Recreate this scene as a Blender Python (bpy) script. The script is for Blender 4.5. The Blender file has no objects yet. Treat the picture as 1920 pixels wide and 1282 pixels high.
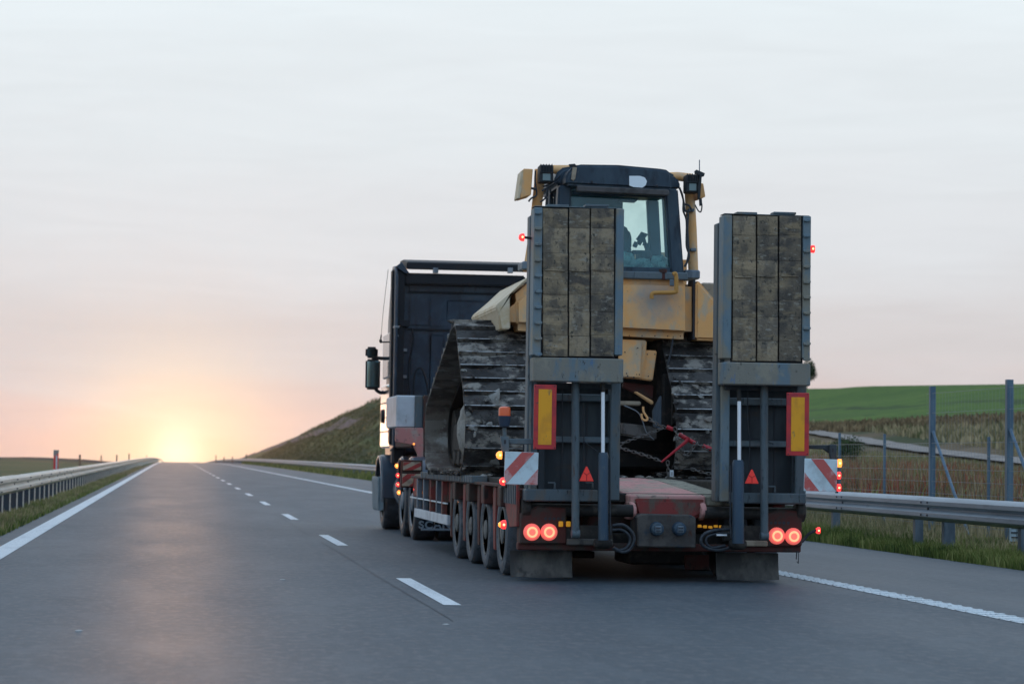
import bpy, bmesh, math, random
import numpy as np
from mathutils import Vector, Matrix, Euler
R = random.Random(7)
sc = bpy.context.scene
COL = sc.collection

# ---------------------------------------------------------------- camera
FPX, EYE = 4533.0, 1.12                      # 85 mm on a 36 mm wide sensor, eye height of a car passenger
v = Vector((-635, -209, -4533)).normalized()  # where the road runs, in camera space
hz = Vector((1, -.014, 0)).normalized()       # slope of the horizon
up = hz.cross(v).normalized()
if up.y < 0: up = -up
rt = v.cross(up).normalized()
up = rt.cross(v).normalized()
CR = Matrix((rt, v, up))
cam = bpy.data.cameras.new('camera')
cam.lens = 85; cam.sensor_width = 36; cam.clip_start = .5; cam.clip_end = 9000
cam.dof.use_dof = True; cam.dof.focus_distance = 23.5; cam.dof.aperture_fstop = 3.6
camo = bpy.data.objects.new('camera', cam); COL.objects.link(camo)
camo.matrix_world = Matrix.Translation((0, 0, EYE)) @ CR.to_4x4()
sc.camera = camo

# ---------------------------------------------------------------- light and exposure
sc.view_settings.view_transform = 'Standard'; sc.view_settings.look = 'None'
sc.view_settings.exposure = 0; sc.view_settings.gamma = 1
sc.view_settings.use_curve_mapping = False

SUN_EL = math.radians(.5); ROUGH = .60
SUND = Vector((.0012 * math.cos(SUN_EL), math.cos(SUN_EL), 0)).normalized()
sl = bpy.data.lights.new('sun', 'SUN'); sl.energy = .38; sl.angle = math.radians(2); sl.color = (1, .56, .30)
so = bpy.data.objects.new('sun', sl); COL.objects.link(so)
so.rotation_euler = Vector((0, math.cos(SUN_EL), math.sin(SUN_EL))).to_track_quat('Z', 'Y').to_euler()
w = bpy.data.worlds.new('World'); sc.world = w; w.use_nodes = True
nt = w.node_tree; N = nt.nodes; L = nt.links; N.clear()
def wn(t, **k):
    n = N.new(t)
    for a, b in k.items(): setattr(n, a, b)
    return n
def mth(op, a, b=None, c=None, clamp=False):
    n = wn('ShaderNodeMath', operation=op, use_clamp=clamp)
    for i, x in enumerate((a, b, c)):
        if x is None: continue
        if isinstance(x, (int, float)): n.inputs[i].default_value = x
        else: L.new(x, n.inputs[i])
    return n.outputs[0]
def vmul(col, f):
    n = wn('ShaderNodeVectorMath', operation='SCALE')
    if isinstance(col, tuple): n.inputs[0].default_value = col
    else: L.new(col, n.inputs[0])
    L.new(f, n.inputs['Scale']) if not isinstance(f, (int, float)) else setattr(n.inputs['Scale'], 'default_value', f)
    return n.outputs[0]
def vadd(a, b):
    n = wn('ShaderNodeVectorMath', operation='ADD'); L.new(a, n.inputs[0]); L.new(b, n.inputs[1]); return n.outputs[0]
tc = wn('ShaderNodeTexCoord'); D = tc.outputs['Generated']
nrm = wn('ShaderNodeVectorMath', operation='NORMALIZE'); L.new(D, nrm.inputs[0]); D = nrm.outputs[0]
sep = wn('ShaderNodeSeparateXYZ'); L.new(D, sep.inputs[0])
# thin streaky stratus shifts the height at which the bands of colour lie
mp = wn('ShaderNodeMapping'); mp.inputs['Scale'].default_value = (5, 5, 26); mp.inputs['Rotation'].default_value = (.0, .10, 0)
L.new(D, mp.inputs[0])
nz = wn('ShaderNodeTexNoise'); nz.inputs['Scale'].default_value = 1.0; nz.inputs['Detail'].default_value = 4; nz.inputs['Roughness'].default_value = .5
nz.inputs['Distortion'].default_value = .6
L.new(mp.outputs[0], nz.inputs[0])
mp2 = wn('ShaderNodeMapping'); mp2.inputs['Scale'].default_value = (9, 9, 80); mp2.inputs['Rotation'].default_value = (0, -.12, 0)
L.new(D, mp2.inputs[0])
nz2 = wn('ShaderNodeTexNoise'); nz2.inputs['Scale'].default_value = 1.3; nz2.inputs['Detail'].default_value = 5; nz2.inputs['Distortion'].default_value = 1.0
L.new(mp2.outputs[0], nz2.inputs[0])
el = mth('ADD', sep.outputs[2], mth('MULTIPLY', mth('SUBTRACT', nz.outputs['Fac'], .5), .055))
ramp = wn('ShaderNodeValToRGB'); cr = ramp.color_ramp; cr.interpolation = 'EASE'
stops = [(0, (.72, .53, .49)), (.016, (.69, .56, .54)), (.044, (.67, .64, .645)), (.095, (.74, .765, .795)), (.15, (.775, .83, .865)),
         (.20, (.81, .885, .925)), (.42, (.72, .84, .98)), (1, (.62, .80, 1.04))]
while len(cr.elements) < len(stops): cr.elements.new(.5)
for e, (p, c) in zip(cr.elements, stops): e.position = p; e.color = (*c, 1)
L.new(el, ramp.inputs[0])
streak = mth('ADD', .945, mth('MULTIPLY', nz2.outputs['Fac'], .11))
base = vmul(ramp.outputs[0], streak)
# the sky away from the sunset is dimmer and bluer
dt = wn('ShaderNodeVectorMath', operation='DOT_PRODUCT'); L.new(D, dt.inputs[0]); dt.inputs[1].default_value = SUND
az = mth('MULTIPLY_ADD', dt.outputs['Value'], .5, .5)
mr = wn('ShaderNodeMapRange'); mr.interpolation_type = 'SMOOTHSTEP'; L.new(az, mr.inputs[0])
mr.inputs[1].default_value = 0; mr.inputs[2].default_value = .96; mr.inputs[3].default_value = 0; mr.inputs[4].default_value = 1
mix = wn('ShaderNodeMix', data_type='RGBA', blend_type='MULTIPLY'); mix.inputs['Factor'].default_value = 1
tint = wn('ShaderNodeMix', data_type='RGBA'); L.new(mr.outputs[0], tint.inputs['Factor'])
tint.inputs[6].default_value = (.80, 1.0, 1.22, 1); tint.inputs[7].default_value = (1, 1, 1, 1)
L.new(base, mix.inputs[6]); L.new(tint.outputs[2], mix.inputs[7])
om = mth('MAXIMUM', mth('SUBTRACT', 1.0, dt.outputs['Value']), 0)
def glow(sig_deg, col):
    s = math.radians(sig_deg) ** 2
    g = mth('EXPONENT', mth('MULTIPLY', om, -1.0 / s))
    return vmul(col, g)
skyc = vadd(mix.outputs[2], glow(.45, (.14, .30, .27)))
skyc = vadd(skyc, glow(1.45, (.36, .21, -.01)))
skyc = vadd(skyc, glow(3.0, (.04, .01, -.01)))
bg = wn('ShaderNodeBackground'); bg.inputs[1].default_value = 1.0; L.new(skyc, bg.inputs[0])
ns = wn('ShaderNodeTexSky'); ns.sky_type = 'NISHITA'; ns.sun_disc = False; ns.sun_elevation = SUN_EL; ns.sun_rotation = 0
bg2 = wn('ShaderNodeBackground'); bg2.inputs[1].default_value = .002; L.new(ns.outputs[0], bg2.inputs[0])
ad = wn('ShaderNodeAddShader'); L.new(bg.outputs[0], ad.inputs[0]); L.new(bg2.outputs[0], ad.inputs[1])
wo = wn('ShaderNodeOutputWorld'); L.new(ad.outputs[0], wo.inputs[0])

# ---------------------------------------------------------------- helpers
def P(px, py, Y):
    """point on the plane `Y` metres ahead that a measured direction reaches"""
    d = CR @ Vector((px - 960, 641 - py, -FPX)); d *= Y / d.y
    return Vector((d.x, Y, EYE + d.z))
def PX(px, py, Y): return P(px, py, Y).x
def PZ(px, py, Y): return P(px, py, Y).z

class MB:
    def __init__(s): s.v = []; s.f = []; s.sm = []
    def add(s, vs, fs, smooth=True):
        b = len(s.v); s.v += [tuple(p) for p in vs]
        for f in fs: s.f.append([i + b for i in f]); s.sm.append(smooth)
        return s
    def box(s, x0, x1, y0, y1, z0, z1):
        vs = [(x0,y0,z0),(x1,y0,z0),(x1,y1,z0),(x0,y1,z0),(x0,y0,z1),(x1,y0,z1),(x1,y1,z1),(x0,y1,z1)]
        return s.add(vs, [(3,2,1,0),(4,5,6,7),(0,1,5,4),(1,2,6,5),(2,3,7,6),(3,0,4,7)])
    def pb(s, a, b, c, d, Y, dep):
        """box whose near face spans pixels a..c, b..d at distance Y"""
        mx, my = (a + c) / 2, (b + d) / 2
        return s.box(PX(a, my, Y), PX(c, my, Y), Y, Y + dep, PZ(mx, d, Y), PZ(mx, b, Y))
    def prism(s, pts, axis, a0, a1):
        """extrude a closed outline of 2-D points along axis 'x','y' or 'z'"""
        def q(p, a):
            return {'x': (a, p[0], p[1]), 'y': (p[0], a, p[1]), 'z': (p[0], p[1], a)}[axis]
        n = len(pts)
        vs = [q(p, a0) for p in pts] + [q(p, a1) for p in pts]
        fs = [tuple(range(n))[::-1], tuple(range(n, 2 * n))] + [(i, (i + 1) % n, n + (i + 1) % n, n + i) for i in range(n)]
        return s.add(vs, fs)
    def pprism(s, pix, Y, dep):
        return s.prism([(P(a, b, Y).x, P(a, b, Y).z) for a, b in pix], 'y', Y, Y + dep)
    def tube(s, path, r, n=8, cap=True):
        path = [Vector(p) for p in path]; rings = []
        t0 = (path[1] - path[0]).normalized()
        ref = Vector((0, 0, 1)) if abs(t0.z) < .9 else Vector((1, 0, 0))
        a = t0.cross(ref).normalized()
        for i, p in enumerate(path):
            t = (path[min(i + 1, len(path) - 1)] - path[max(i - 1, 0)]).normalized()
            a = (a - t * a.dot(t)).normalized(); b = t.cross(a)
            rr = r[i] if isinstance(r, (list, tuple)) else r
            rings.append([p + (a * math.cos(2*math.pi*k/n) + b * math.sin(2*math.pi*k/n)) * rr for k in range(n)])
        vs = [q for g in rings for q in g]; fs = []
        for i in range(len(path) - 1):
            for k in range(n):
                fs.append((i*n+k, i*n+(k+1)%n, (i+1)*n+(k+1)%n, (i+1)*n+k))
        if cap: fs.append(tuple(range(n))[::-1]); fs.append(tuple(range((len(path)-1)*n, len(path)*n)))
        return s.add(vs, fs)
    def lathe(s, c, prof, axis='x', n=32):
        """profile of (along axis, radius)"""
        c = Vector(c); vs = []; fs = []
        for (h, r) in prof:
            for k in range(n):
                a = 2*math.pi*k/n; u, w_ = r*math.cos(a), r*math.sin(a)
                vs.append(c + {'x': Vector((h, u, w_)), 'y': Vector((w_, h, u)), 'z': Vector((u, w_, h))}[axis])
        for i in range(len(prof) - 1):
            for k in range(n):
                fs.append((i*n+k, i*n+(k+1)%n, (i+1)*n+(k+1)%n, (i+1)*n+k))
        fs.append(tuple(range(n))[::-1]); fs.append(tuple(range((len(prof)-1)*n, len(prof)*n)))
        return s.add(vs, fs)
    def build(s, name, mat, parent=None, origin=None, bevel=0, seg=1, jitter=0):
        org = Vector(origin) if origin is not None else (parent_org(parent) if parent else Vector((0, 0, 0)))
        me = bpy.data.meshes.new(name)
        me.from_pydata([tuple(Vector(p) - org) for p in s.v], [], s.f)
        bm = bmesh.new(); bm.from_mesh(me)
        bmesh.ops.recalc_face_normals(bm, faces=bm.faces)
        if bevel:
            es = [e for e in bm.edges if len(e.link_faces) == 2 and e.calc_face_angle(0) > .6]
            bmesh.ops.bevel(bm, geom=es, offset=bevel, segments=seg, affect='EDGES', clamp_overlap=True)
        if jitter:
            for q in bm.verts: q.co += Vector((R.uniform(-1,1), R.uniform(-1,1), R.uniform(-1,1))) * jitter
        for f in bm.faces: f.smooth = True
        for e in bm.edges: e.smooth = not (len(e.link_faces) == 2 and e.calc_face_angle(0) > math.radians(33))
        bm.to_mesh(me); bm.free()
        if mat: me.materials.append(mat)
        return link(name, me, parent, org)
def world_loc(o):
    l = Vector((0, 0, 0))
    while o: l += o.location; o = o.parent
    return l
def parent_org(p): return world_loc(p)
def link(name, me, parent=None, org=(0, 0, 0)):
    o = bpy.data.objects.new(name, me); COL.objects.link(o)
    org = Vector(org)
    if parent: o.parent = parent; o.location = org - world_loc(parent)
    else: o.location = org
    return o
def thing(name, label, cat, loc, group=None):
    o = bpy.data.objects.new(name, None); COL.objects.link(o); o.location = loc; o.empty_display_size = .1
    return tag(o, label, cat, group)
def tag(o, label=None, cat=None, group=None, kind=None):
    if label: o['label'] = label
    if cat: o['category'] = cat
    if group: o['group'] = group
    if kind: o['kind'] = kind
    return o
def kids(o): return [c for c in KID.get(o.name, [])]
def copy_tree(o, loc=None, parent=None):
    c = o.copy(); COL.objects.link(c); c.parent = parent
    if loc is not None: c.location = loc
    for ch in [q for q in o.children]: copy_tree(ch, None, c)
    return c

# ---------------------------------------------------------------- materials
def M(name, col, rough=.7, metal=0, layers=(), bump=None, spec=.32, coat=0, emit=None, aniso=None):
    """layers: (scale xyz, colour, low, high, detail[, amount]) put one over another by noise on world position"""
    m = bpy.data.materials.new(name); m.use_nodes = True
    n = m.node_tree.nodes; l = m.node_tree.links; b = n['Principled BSDF']
    b.inputs['Roughness'].default_value = rough; b.inputs['Metallic'].default_value = metal
    b.inputs['Specular IOR Level'].default_value = spec; b.inputs['Base Color'].default_value = (*col, 1)
    if coat: b.inputs['Coat Weight'].default_value = coat; b.inputs['Coat Roughness'].default_value = .12
    if emit: b.inputs['Emission Color'].default_value = (*emit[0], 1); b.inputs['Emission Strength'].default_value = emit[1]
    geo = n.new('ShaderNodeNewGeometry') if (layers or bump) else None
    cur = None
    for i, ly in enumerate(layers):
        scl, c2, lo, hi, det = ly[:5]; amt = ly[5] if len(ly) > 5 else 1
        mp = n.new('ShaderNodeMapping'); mp.inputs['Scale'].default_value = scl if isinstance(scl, tuple) else (scl,)*3
        mp.inputs['Location'].default_value = (i*3.7, i*1.3, i*2.1)
        l.new(geo.outputs['Position'], mp.inputs[0])
        t = n.new('ShaderNodeTexNoise'); t.inputs['Scale'].default_value = 1; t.inputs['Detail'].default_value = det
        t.inputs['Roughness'].default_value = .62
        l.new(mp.outputs[0], t.inputs[0])
        r = n.new('ShaderNodeMapRange'); r.interpolation_type = 'SMOOTHSTEP'; l.new(t.outputs[0], r.inputs[0])
        r.inputs[1].default_value = lo; r.inputs[2].default_value = hi; r.inputs[4].default_value = amt
        x = n.new('ShaderNodeMix'); x.data_type = 'RGBA'; l.new(r.outputs[0], x.inputs['Factor'])
        if cur is None: x.inputs[6].default_value = (*col, 1)
        else: l.new(cur, x.inputs[6])
        x.inputs[7].default_value = (*c2, 1); cur = x.outputs[2]
    if cur: l.new(cur, b.inputs['Base Color'])
    if bump:
        t = n.new('ShaderNodeTexNoise'); t.inputs['Scale'].default_value = bump[0]; t.inputs['Detail'].default_value = 5
        l.new(geo.outputs['Position'], t.inputs[0])
        bp = n.new('ShaderNodeBump'); bp.inputs['Strength'].default_value = bump[1]; bp.inputs['Distance'].default_value = bump[2]
        l.new(t.outputs[0], bp.inputs['Height']); l.new(bp.outputs[0], b.inputs['Normal'])
    return m
def leafmat(name, c1, c2, c3, rough=.75):
    """colour varies from blade to blade"""
    m = bpy.data.materials.new(name); m.use_nodes = True
    n = m.node_tree.nodes; l = m.node_tree.links; b = n['Principled BSDF']
    b.inputs['Roughness'].default_value = rough; b.inputs['Specular IOR Level'].default_value = .2
    g = n.new('ShaderNodeNewGeometry'); t = n.new('ShaderNodeTexNoise'); t.inputs['Scale'].default_value = .9; t.inputs['Detail'].default_value = 4
    l.new(g.outputs['Position'], t.inputs[0])
    a = n.new('ShaderNodeMath'); a.operation = 'MULTIPLY_ADD'; a.inputs[1].default_value = .45
    l.new(g.outputs['Random Per Island'], a.inputs[0])
    s_ = n.new('ShaderNodeMath'); s_.operation = 'MULTIPLY_ADD'; s_.inputs[1].default_value = 1.6; s_.inputs[2].default_value = -.52
    l.new(t.outputs[0], s_.inputs[0]); l.new(s_.outputs[0], a.inputs[2])
    r = n.new('ShaderNodeValToRGB'); e = r.color_ramp.elements
    e[0].color = (*c1, 1); e[0].position = .15; e[1].color = (*c3, 1); e[1].position = .85
    q = r.color_ramp.elements.new(.5); q.color = (*c2, 1)
    l.new(a.outputs[0], r.inputs[0]); l.new(r.outputs[0], b.inputs['Base Color'])
    return m
def lamp(name, col, s): return M(name, tuple(min(1, c*.8) for c in col), .3, emit=(col, s))

# ---------------------------------------------------------------- terrain
def base(y):
    if y < 200: return 0.0
    if y < 1500: return -7.3e-6 * (y - 200) ** 2
    return -7.3e-6 * 1300**2 - (y - 1500) * .019
PRF = ([9.2, 9.6, 11.5, 15.5, 24.8, 34, 56, 75, 120, 400], [0, -.03, .02, .35, 1.5, 3.06, 6.96, 7.5, 7.0, 0])
RID = ([130, 215, 290, 411, 581, 760, 1000], [.0, 7.6, 8.1, 6.0, 3.0, -.4, -9.0])
def sst(a, b, x):
    t = min(1, max(0, (x - a) / (b - a))); return t * t * (3 - 2 * t)
def ground(x, y):
    b = base(y)
    if x < -2.3:
        d = -x - 2.3
        h = -.25 * sst(.6, 5, d) - .5 * sst(6, 40, d) + .95 * sst(5, 20, d) * sst(240, 380, y) * (1 - sst(450, 700, y))
        return b + h
    if x < 9.02: return b
    h = float(np.interp(min(x, 34), *PRF)); 
    if x > 34: h += (float(np.interp(x, *PRF)) - 3.06) * min(1.25, max(.25, 1 + (y - 180) * .0058))
    if x > 34: h += .12 * math.sin(y * .09 + x * .05) + .08 * math.sin(y * .23 + 2)
    h *= 1 - sst(300, 520, y)
    e = float(np.interp(y, *RID)) - b
    t = min(1, max(0, (x - 12) / 13.0)); t = t * t * (3 - 2*t) * .45 + t * .55
    e += .22 * math.sin(y * .13 + 1) + .14 * math.sin(y * .41) + .1 * math.sin(y * .83 + x * .3) if y > 150 else 0
    eh = max(0, e) * t * (1 - sst(60, 130, x))
    w_ = sst(130, 215, y)
    return b + h + (max(h, eh) - h) * w_
def gridmesh(name, xs, ys, zf, mat, kind='structure'):
    vs = [(x, y, zf(x, y)) for y in ys for x in xs]; n = len(xs)
    fs = [(j*n+i, j*n+i+1, (j+1)*n+i+1, (j+1)*n+i) for j in range(len(ys)-1) for i in range(n-1)]
    me = bpy.data.meshes.new(name); me.from_pydata(vs, [], fs); me.materials.append(mat)
    for p in me.polygons: p.use_smooth = True
    return tag(link(name, me), kind=kind)
YS = sorted(set([-60, -30, -10, 0] + list(range(6, 60, 3)) + list(range(60, 220, 5)) + list(range(220, 800, 10)) + [840, 880, 920, 960, 1000]))
GX = [-560, -300, -200, -140, -100, -80, -60, -45, -35, -28, -22, -17, -13, -10, -8, -6, -5, -4, -3.2, -2.6, -2.28, 0, 3, 6, 9.04, 9.3, 9.6, 10, 10.7, 11.5,
      12.5, 14, 15.5, 17, 19, 21, 23, 25, 27, 29, 31, 33, 35, 38, 41, 44, 47, 50, 53, 56, 60, 65, 70, 76, 85, 100, 120, 160, 220, 300, 400, 560]

def groundmat():
    m = bpy.data.materials.new('ground_cover'); m.use_nodes = True
    n = m.node_tree.nodes; l = m.node_tree.links; b = n['Principled BSDF']
    b.inputs['Roughness'].default_value = .95; b.inputs['Specular IOR Level'].default_value = .1
    g = n.new('ShaderNodeNewGeometry'); sp = n.new('ShaderNodeSeparateXYZ'); l.new(g.outputs['Position'], sp.inputs[0])
    def noise(scl, det=5):
        mp = n.new('ShaderNodeMapping'); mp.inputs['Scale'].default_value = scl; l.new(g.outputs['Position'], mp.inputs[0])
        t = n.new('ShaderNodeTexNoise'); t.inputs['Scale'].default_value = 1; t.inputs['Detail'].default_value = det; t.inputs['Roughness'].default_value = .6
        l.new(mp.outputs[0], t.inputs[0]); return t.outputs[0]
    def rng(x, a, c, lo=0, hi=1):
        r = n.new('ShaderNodeMapRange'); r.interpolation_type = 'SMOOTHSTEP'; l.new(x, r.inputs[0])
        for i, q in enumerate((a, c, lo, hi)): r.inputs[i+1].default_value = q
        return r.outputs[0]
    def mixc(f, a, c):
        x = n.new('ShaderNodeMix'); x.data_type = 'RGBA'; l.new(f, x.inputs['Factor'])
        for i, q in ((6, a), (7, c)):
            if isinstance(q, tuple): x.inputs[i].default_value = (*q, 1)
            else: l.new(q, x.inputs[i])
        return x.outputs[2]
    def m2(op, a, c):
        x = n.new('ShaderNodeMath'); x.operation = op
        for i, q in enumerate((a, c)):
            if isinstance(q, (int, float)): x.inputs[i].default_value = q
            else: l.new(q, x.inputs[i])
        return x.outputs[0]
    X, Y = sp.outputs[0], sp.outputs[1]
    big = noise((.12, .05, .1)); mid = noise((.7, .3, .5)); fine = noise((6, 3, 6))
    verge = mixc(rng(mid, .35, .65), (.052, .075, .022), (.10, .105, .04))
    verge = mixc(rng(fine, .45, .7), verge, (.12, .115, .055))
    slope = mixc(rng(noise((.16, .035, .9), 4), .42, .6), (.026, .042, .018), (.065, .09, .032))
    slope = mixc(rng(noise((.5, .3, .5), 5), .55, .7), slope, (.08, .075, .045))
    meadow = mixc(rng(mid, .35, .65), (.115, .085, .05), (.17, .125, .08))
    meadow = mixc(rng(big, .5, .62), meadow, (.055, .065, .03))
    field = mixc(rng(noise((.05, .35, .1)), .35, .7), (.072, .125, .028), (.105, .16, .034))
    field = mixc(rng(noise((1.2, .5, 1)), .5, .75), field, (.05, .09, .03))
    # a darker tramline across the field
    Xn = m2('ADD', X, m2('MULTIPLY', m2('SUBTRACT', mid, .5), 5.0))
    tram = m2('MULTIPLY', rng(Xn, 44.5, 45.4), rng(Xn, 47.0, 46.0))
    field = mixc(m2('MULTIPLY', tram, .7), field, (.035, .05, .025))
    c = mixc(rng(Xn, 11.5, 13.5), verge, meadow)
    c = mixc(rng(Xn, 33.2, 34.6), c, field)
    c = mixc(m2('MULTIPLY', rng(Y, 125, 165), rng(X, 9.0, 9.2)), c, mixc(m2('MULTIPLY', rng(X, 38, 44), rng(Y, 480, 380)), slope, field))
    lf = mixc(rng(noise((.03, .05, .1)), .4, .6), (.07, .085, .035), (.11, .10, .05))
    lf = mixc(rng(Y, 300, 360), lf, (.035, .03, .03))
    c = mixc(m2('MULTIPLY', rng(X, -4.6, -5.6), 1.0), c, lf)
    l.new(c, b.inputs['Base Color'])
    bp = n.new('ShaderNodeBump'); bp.inputs['Strength'].default_value = .8; bp.inputs['Distance'].default_value = .12
    l.new(noise((2.2, 1.6, 3), 7), bp.inputs['Height']); l.new(bp.outputs[0], b.inputs['Normal'])
    return m
gridmesh('ground', GX, YS, lambda x, y: ground(x, y) - (.03 if -2.3 <= x <= 9.05 else 0), groundmat())

def asphalt(name, c1, c2, c3):
    m = bpy.data.materials.new(name); m.use_nodes = True
    n = m.node_tree.nodes; l = m.node_tree.links; b = n['Principled BSDF']
    g = n.new('ShaderNodeNewGeometry')
    def noise(scl, det=5, ro=.6):
        mp = n.new('ShaderNodeMapping'); mp.inputs['Scale'].default_value = scl; l.new(g.outputs['Position'], mp.inputs[0])
        t = n.new('ShaderNodeTexNoise'); t.inputs['Scale'].default_value = 1; t.inputs['Detail'].default_value = det; t.inputs['Roughness'].default_value = ro
        l.new(mp.outputs[0], t.inputs[0]); return t.outputs[0]
    def rng(x, a, c, lo=0, hi=1):
        r = n.new('ShaderNodeMapRange'); r.interpolation_type = 'SMOOTHSTEP'; l.new(x, r.inputs[0])
        for i, q in enumerate((a, c, lo, hi)): r.inputs[i+1].default_value = q
        return r.outputs[0]
    def mixc(f, a, c):
        x = n.new('ShaderNodeMix'); x.data_type = 'RGBA'; l.new(f, x.inputs['Factor'])
        for i, q in ((6, a), (7, c)):
            if isinstance(q, tuple): x.inputs[i].default_value = (*q, 1)
            else: l.new(q, x.inputs[i])
        return x.outputs[2]
    c = mixc(rng(noise((1.1, .12, 1), 4), .35, .65), c1, c2)          # lengthwise wear of the wheel tracks
    c = mixc(rng(noise((.9, .5, 1), 6), .45, .75, 0, .6), c, c3)
    c = mixc(rng(noise((14, 7, 14), 4), .46, .66, 0, .85), c, (.088, .100, .108))
    c = mixc(rng(noise((17, 6, 9), 4), .5, .68, 0, .45), c, (.032, .04, .045))         # blotches
    c = mixc(rng(noise((2.4, 1.1, 2), 5), .48, .7, 0, .7), c, (.066, .088, .102))
    c = mixc(rng(noise((90, 60, 90), 2), .5, .72, 0, .55), c, (.13, .135, .14))   # stone chips
    c = mixc(rng(noise((60, 45, 60), 2), .56, .7, 0, .6), c, (.02, .02, .022))
    l.new(c, b.inputs['Base Color'])
    rr = rng(noise((.8, .15, 1), 4), .25, .75, ROUGH - .04, ROUGH + .04)
    l.new(rr, b.inputs['Roughness']); b.inputs['Specular IOR Level'].default_value = .3
    bp = n.new('ShaderNodeBump'); bp.inputs['Strength'].default_value = .35; bp.inputs['Distance'].default_value = .004
    l.new(noise((110, 110, 110), 3), bp.inputs['Height']); l.new(bp.outputs[0], b.inputs['Normal'])
    return m
ASPH = asphalt('asphalt', (.029, .051, .068), (.040, .063, .079), (.026, .045, .059))
ASPH2 = asphalt('shoulder_asphalt', (.050, .070, .083), (.058, .078, .091), (.044, .061, .072))
PAINT = M('road_paint', (.62, .65, .65), .6, layers=[((3, .6, 3), (.40, .43, .44), .5, .75, 6, .8), ((60, 40, 60), (.22, .24, .25), .53, .68, 3, .9), ((1.5, 12, 2), (.30, .33, .35), .60, .72, 4, .6)], bump=(300, .3, .002))
RY = [y for y in YS if y <= 2000]
gridmesh('road', [-2.27, 0, 3, 6.22], RY, lambda x, y: base(y), ASPH)
gridmesh('hard_shoulder', [6.224, 7.5, 9.02], RY, lambda x, y: base(y) + .0, ASPH2)
# line positions measured on the road plane
def strip(name, x0, x1, ys, mat, dz): return gridmesh(name, [x0, x1], ys, lambda x, y: base(y) + dz, mat)
strip('left_edge_line', -1.99, -1.75, RY, PAINT, .004)
strip('right_edge_line', 5.98, 6.20, RY, PAINT, .004)
# raised cross ribs of the right edge line
mb = MB(); y = 14.0
while y < 70: mb.box(5.985, 6.195, y, y + .06, .0045, .011); y += .25 if y < 40 else .5
o = mb.build('edge_line_ribs', PAINT); tag(o, kind='structure')
k = 0; y = 6.3
while y < 480:
    yy = [y, y + 2, y + 4]
    strip('lane_dash', 2.055, 2.19, yy, PAINT, .004); y += 12.0; k += 1
SEAM = M('seam_tar', (.026, .038, .048), .62)
mb = MB()
y = 16.5; xx = 1.92
while y < 46:
    x2 = 1.92 + .006 * math.sin(y * .5) + R.uniform(-.003, .003)
    if not (31 < y < 34 or 24<y<25): mb.add([(xx-.0035, y, .0035), (xx+.0035, y, .0035), (x2+.0035, y+.5, .0035), (x2-.0035, y+.5, .0035)], [(0,1,2,3)])
    xx = x2; y += .5
tag(mb.build('road_seam', SEAM), kind='structure')
GRAV = M('gravel', (.22, .19, .165), .95, layers=[(1.2, (.29, .25, .215), .4, .65, 6), (9, (.12, .11, .10), .55, .7, 4)], bump=(8, .8, .04))
GRAV2 = M('slope_gravel', (.085, .08, .085), .95, layers=[((.5, .1, .5), (.045, .05, .04), .4, .65, 6)], bump=(3, .8, .08))
def track(name, pts, wd, mat, dz=.05):
    vs = []; fs = []
    for i, (x, y, hw) in enumerate(pts):
        for k_ in range(5):
            xx = x + hw * (k_ - 2) / 2; vs.append((xx, y, ground(xx, y) + dz))
    for i in range(len(pts)-1):
        for k_ in range(4): fs.append((i*5+k_, i*5+k_+1, (i+1)*5+k_+1, (i+1)*5+k_))
    me = bpy.data.meshes.new(name); me.from_pydata(vs, [], fs); me.materials.append(mat)
    return tag(link(name, me), kind='structure')
pts = []
for y in range(30, 150, 3):
    x = 22 + (y - 61) * .165
    pts.append((x, y, .36 + .05 * math.sin(y)))
track('farm_track', pts, 1, GRAV, .1)
pts = [(19.6 - .004 * (y - 250), y, 1.0 + .3 * math.sin(y * .11)) for y in range(262, 700, 6)]
track('slope_track', pts, 1, GRAV2, .12)
# dark soil beside the left guardrail
# ---------------------------------------------------------------- grass and weeds
rng_ = np.random.default_rng(3)
def blades(name, pts, hts, wid, mat, lean=.35, segs=2, label=None, kind='stuff'):
    """thousands of separate tapering blades in one mesh"""
    n = len(pts); pts = np.asarray(pts, dtype=np.float64); hts = np.asarray(hts)
    a = rng_.uniform(0, 2*np.pi, n); la = rng_.uniform(0, 2*np.pi, n); lm = rng_.uniform(.05, lean, n) * hts
    dx, dy = np.cos(a) * wid, np.sin(a) * wid
    lx, ly = np.cos(la) * lm, np.sin(la) * lm
    z = pts[:, 2]
    V = np.empty((n, 5, 3))
    V[:, 0] = np.stack([pts[:,0]-dx, pts[:,1]-dy, z-.03], 1); V[:, 1] = np.stack([pts[:,0]+dx, pts[:,1]+dy, z-.03], 1)
    V[:, 2] = np.stack([pts[:,0]-dx*.7+lx*.35, pts[:,1]-dy*.7+ly*.35, z+hts*.55], 1)
    V[:, 3] = np.stack([pts[:,0]+dx*.7+lx*.35, pts[:,1]+dy*.7+ly*.35, z+hts*.55], 1)
    V[:, 4] = np.stack([pts[:,0]+lx, pts[:,1]+ly, z+hts], 1)
    me = bpy.data.meshes.new(name); me.vertices.add(n*5); me.vertices.foreach_set('co', V.reshape(-1))
    b = np.arange(n)[:, None] * 5
    tri = np.concatenate([b+0, b+1, b+3, b+0, b+3, b+2, b+2, b+3, b+4], 1).reshape(-1)
    me.loops.add(len(tri)); me.loops.foreach_set('vertex_index', tri)
    me.polygons.add(n*3); me.polygons.foreach_set('loop_start', np.arange(n*3)*3); me.polygons.foreach_set('loop_total', np.full(n*3, 3))
    me.update(calc_edges=True); me.validate(); me.materials.append(mat)
    o = link(name, me)
    return tag(o, label, None, None, kind)
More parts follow.
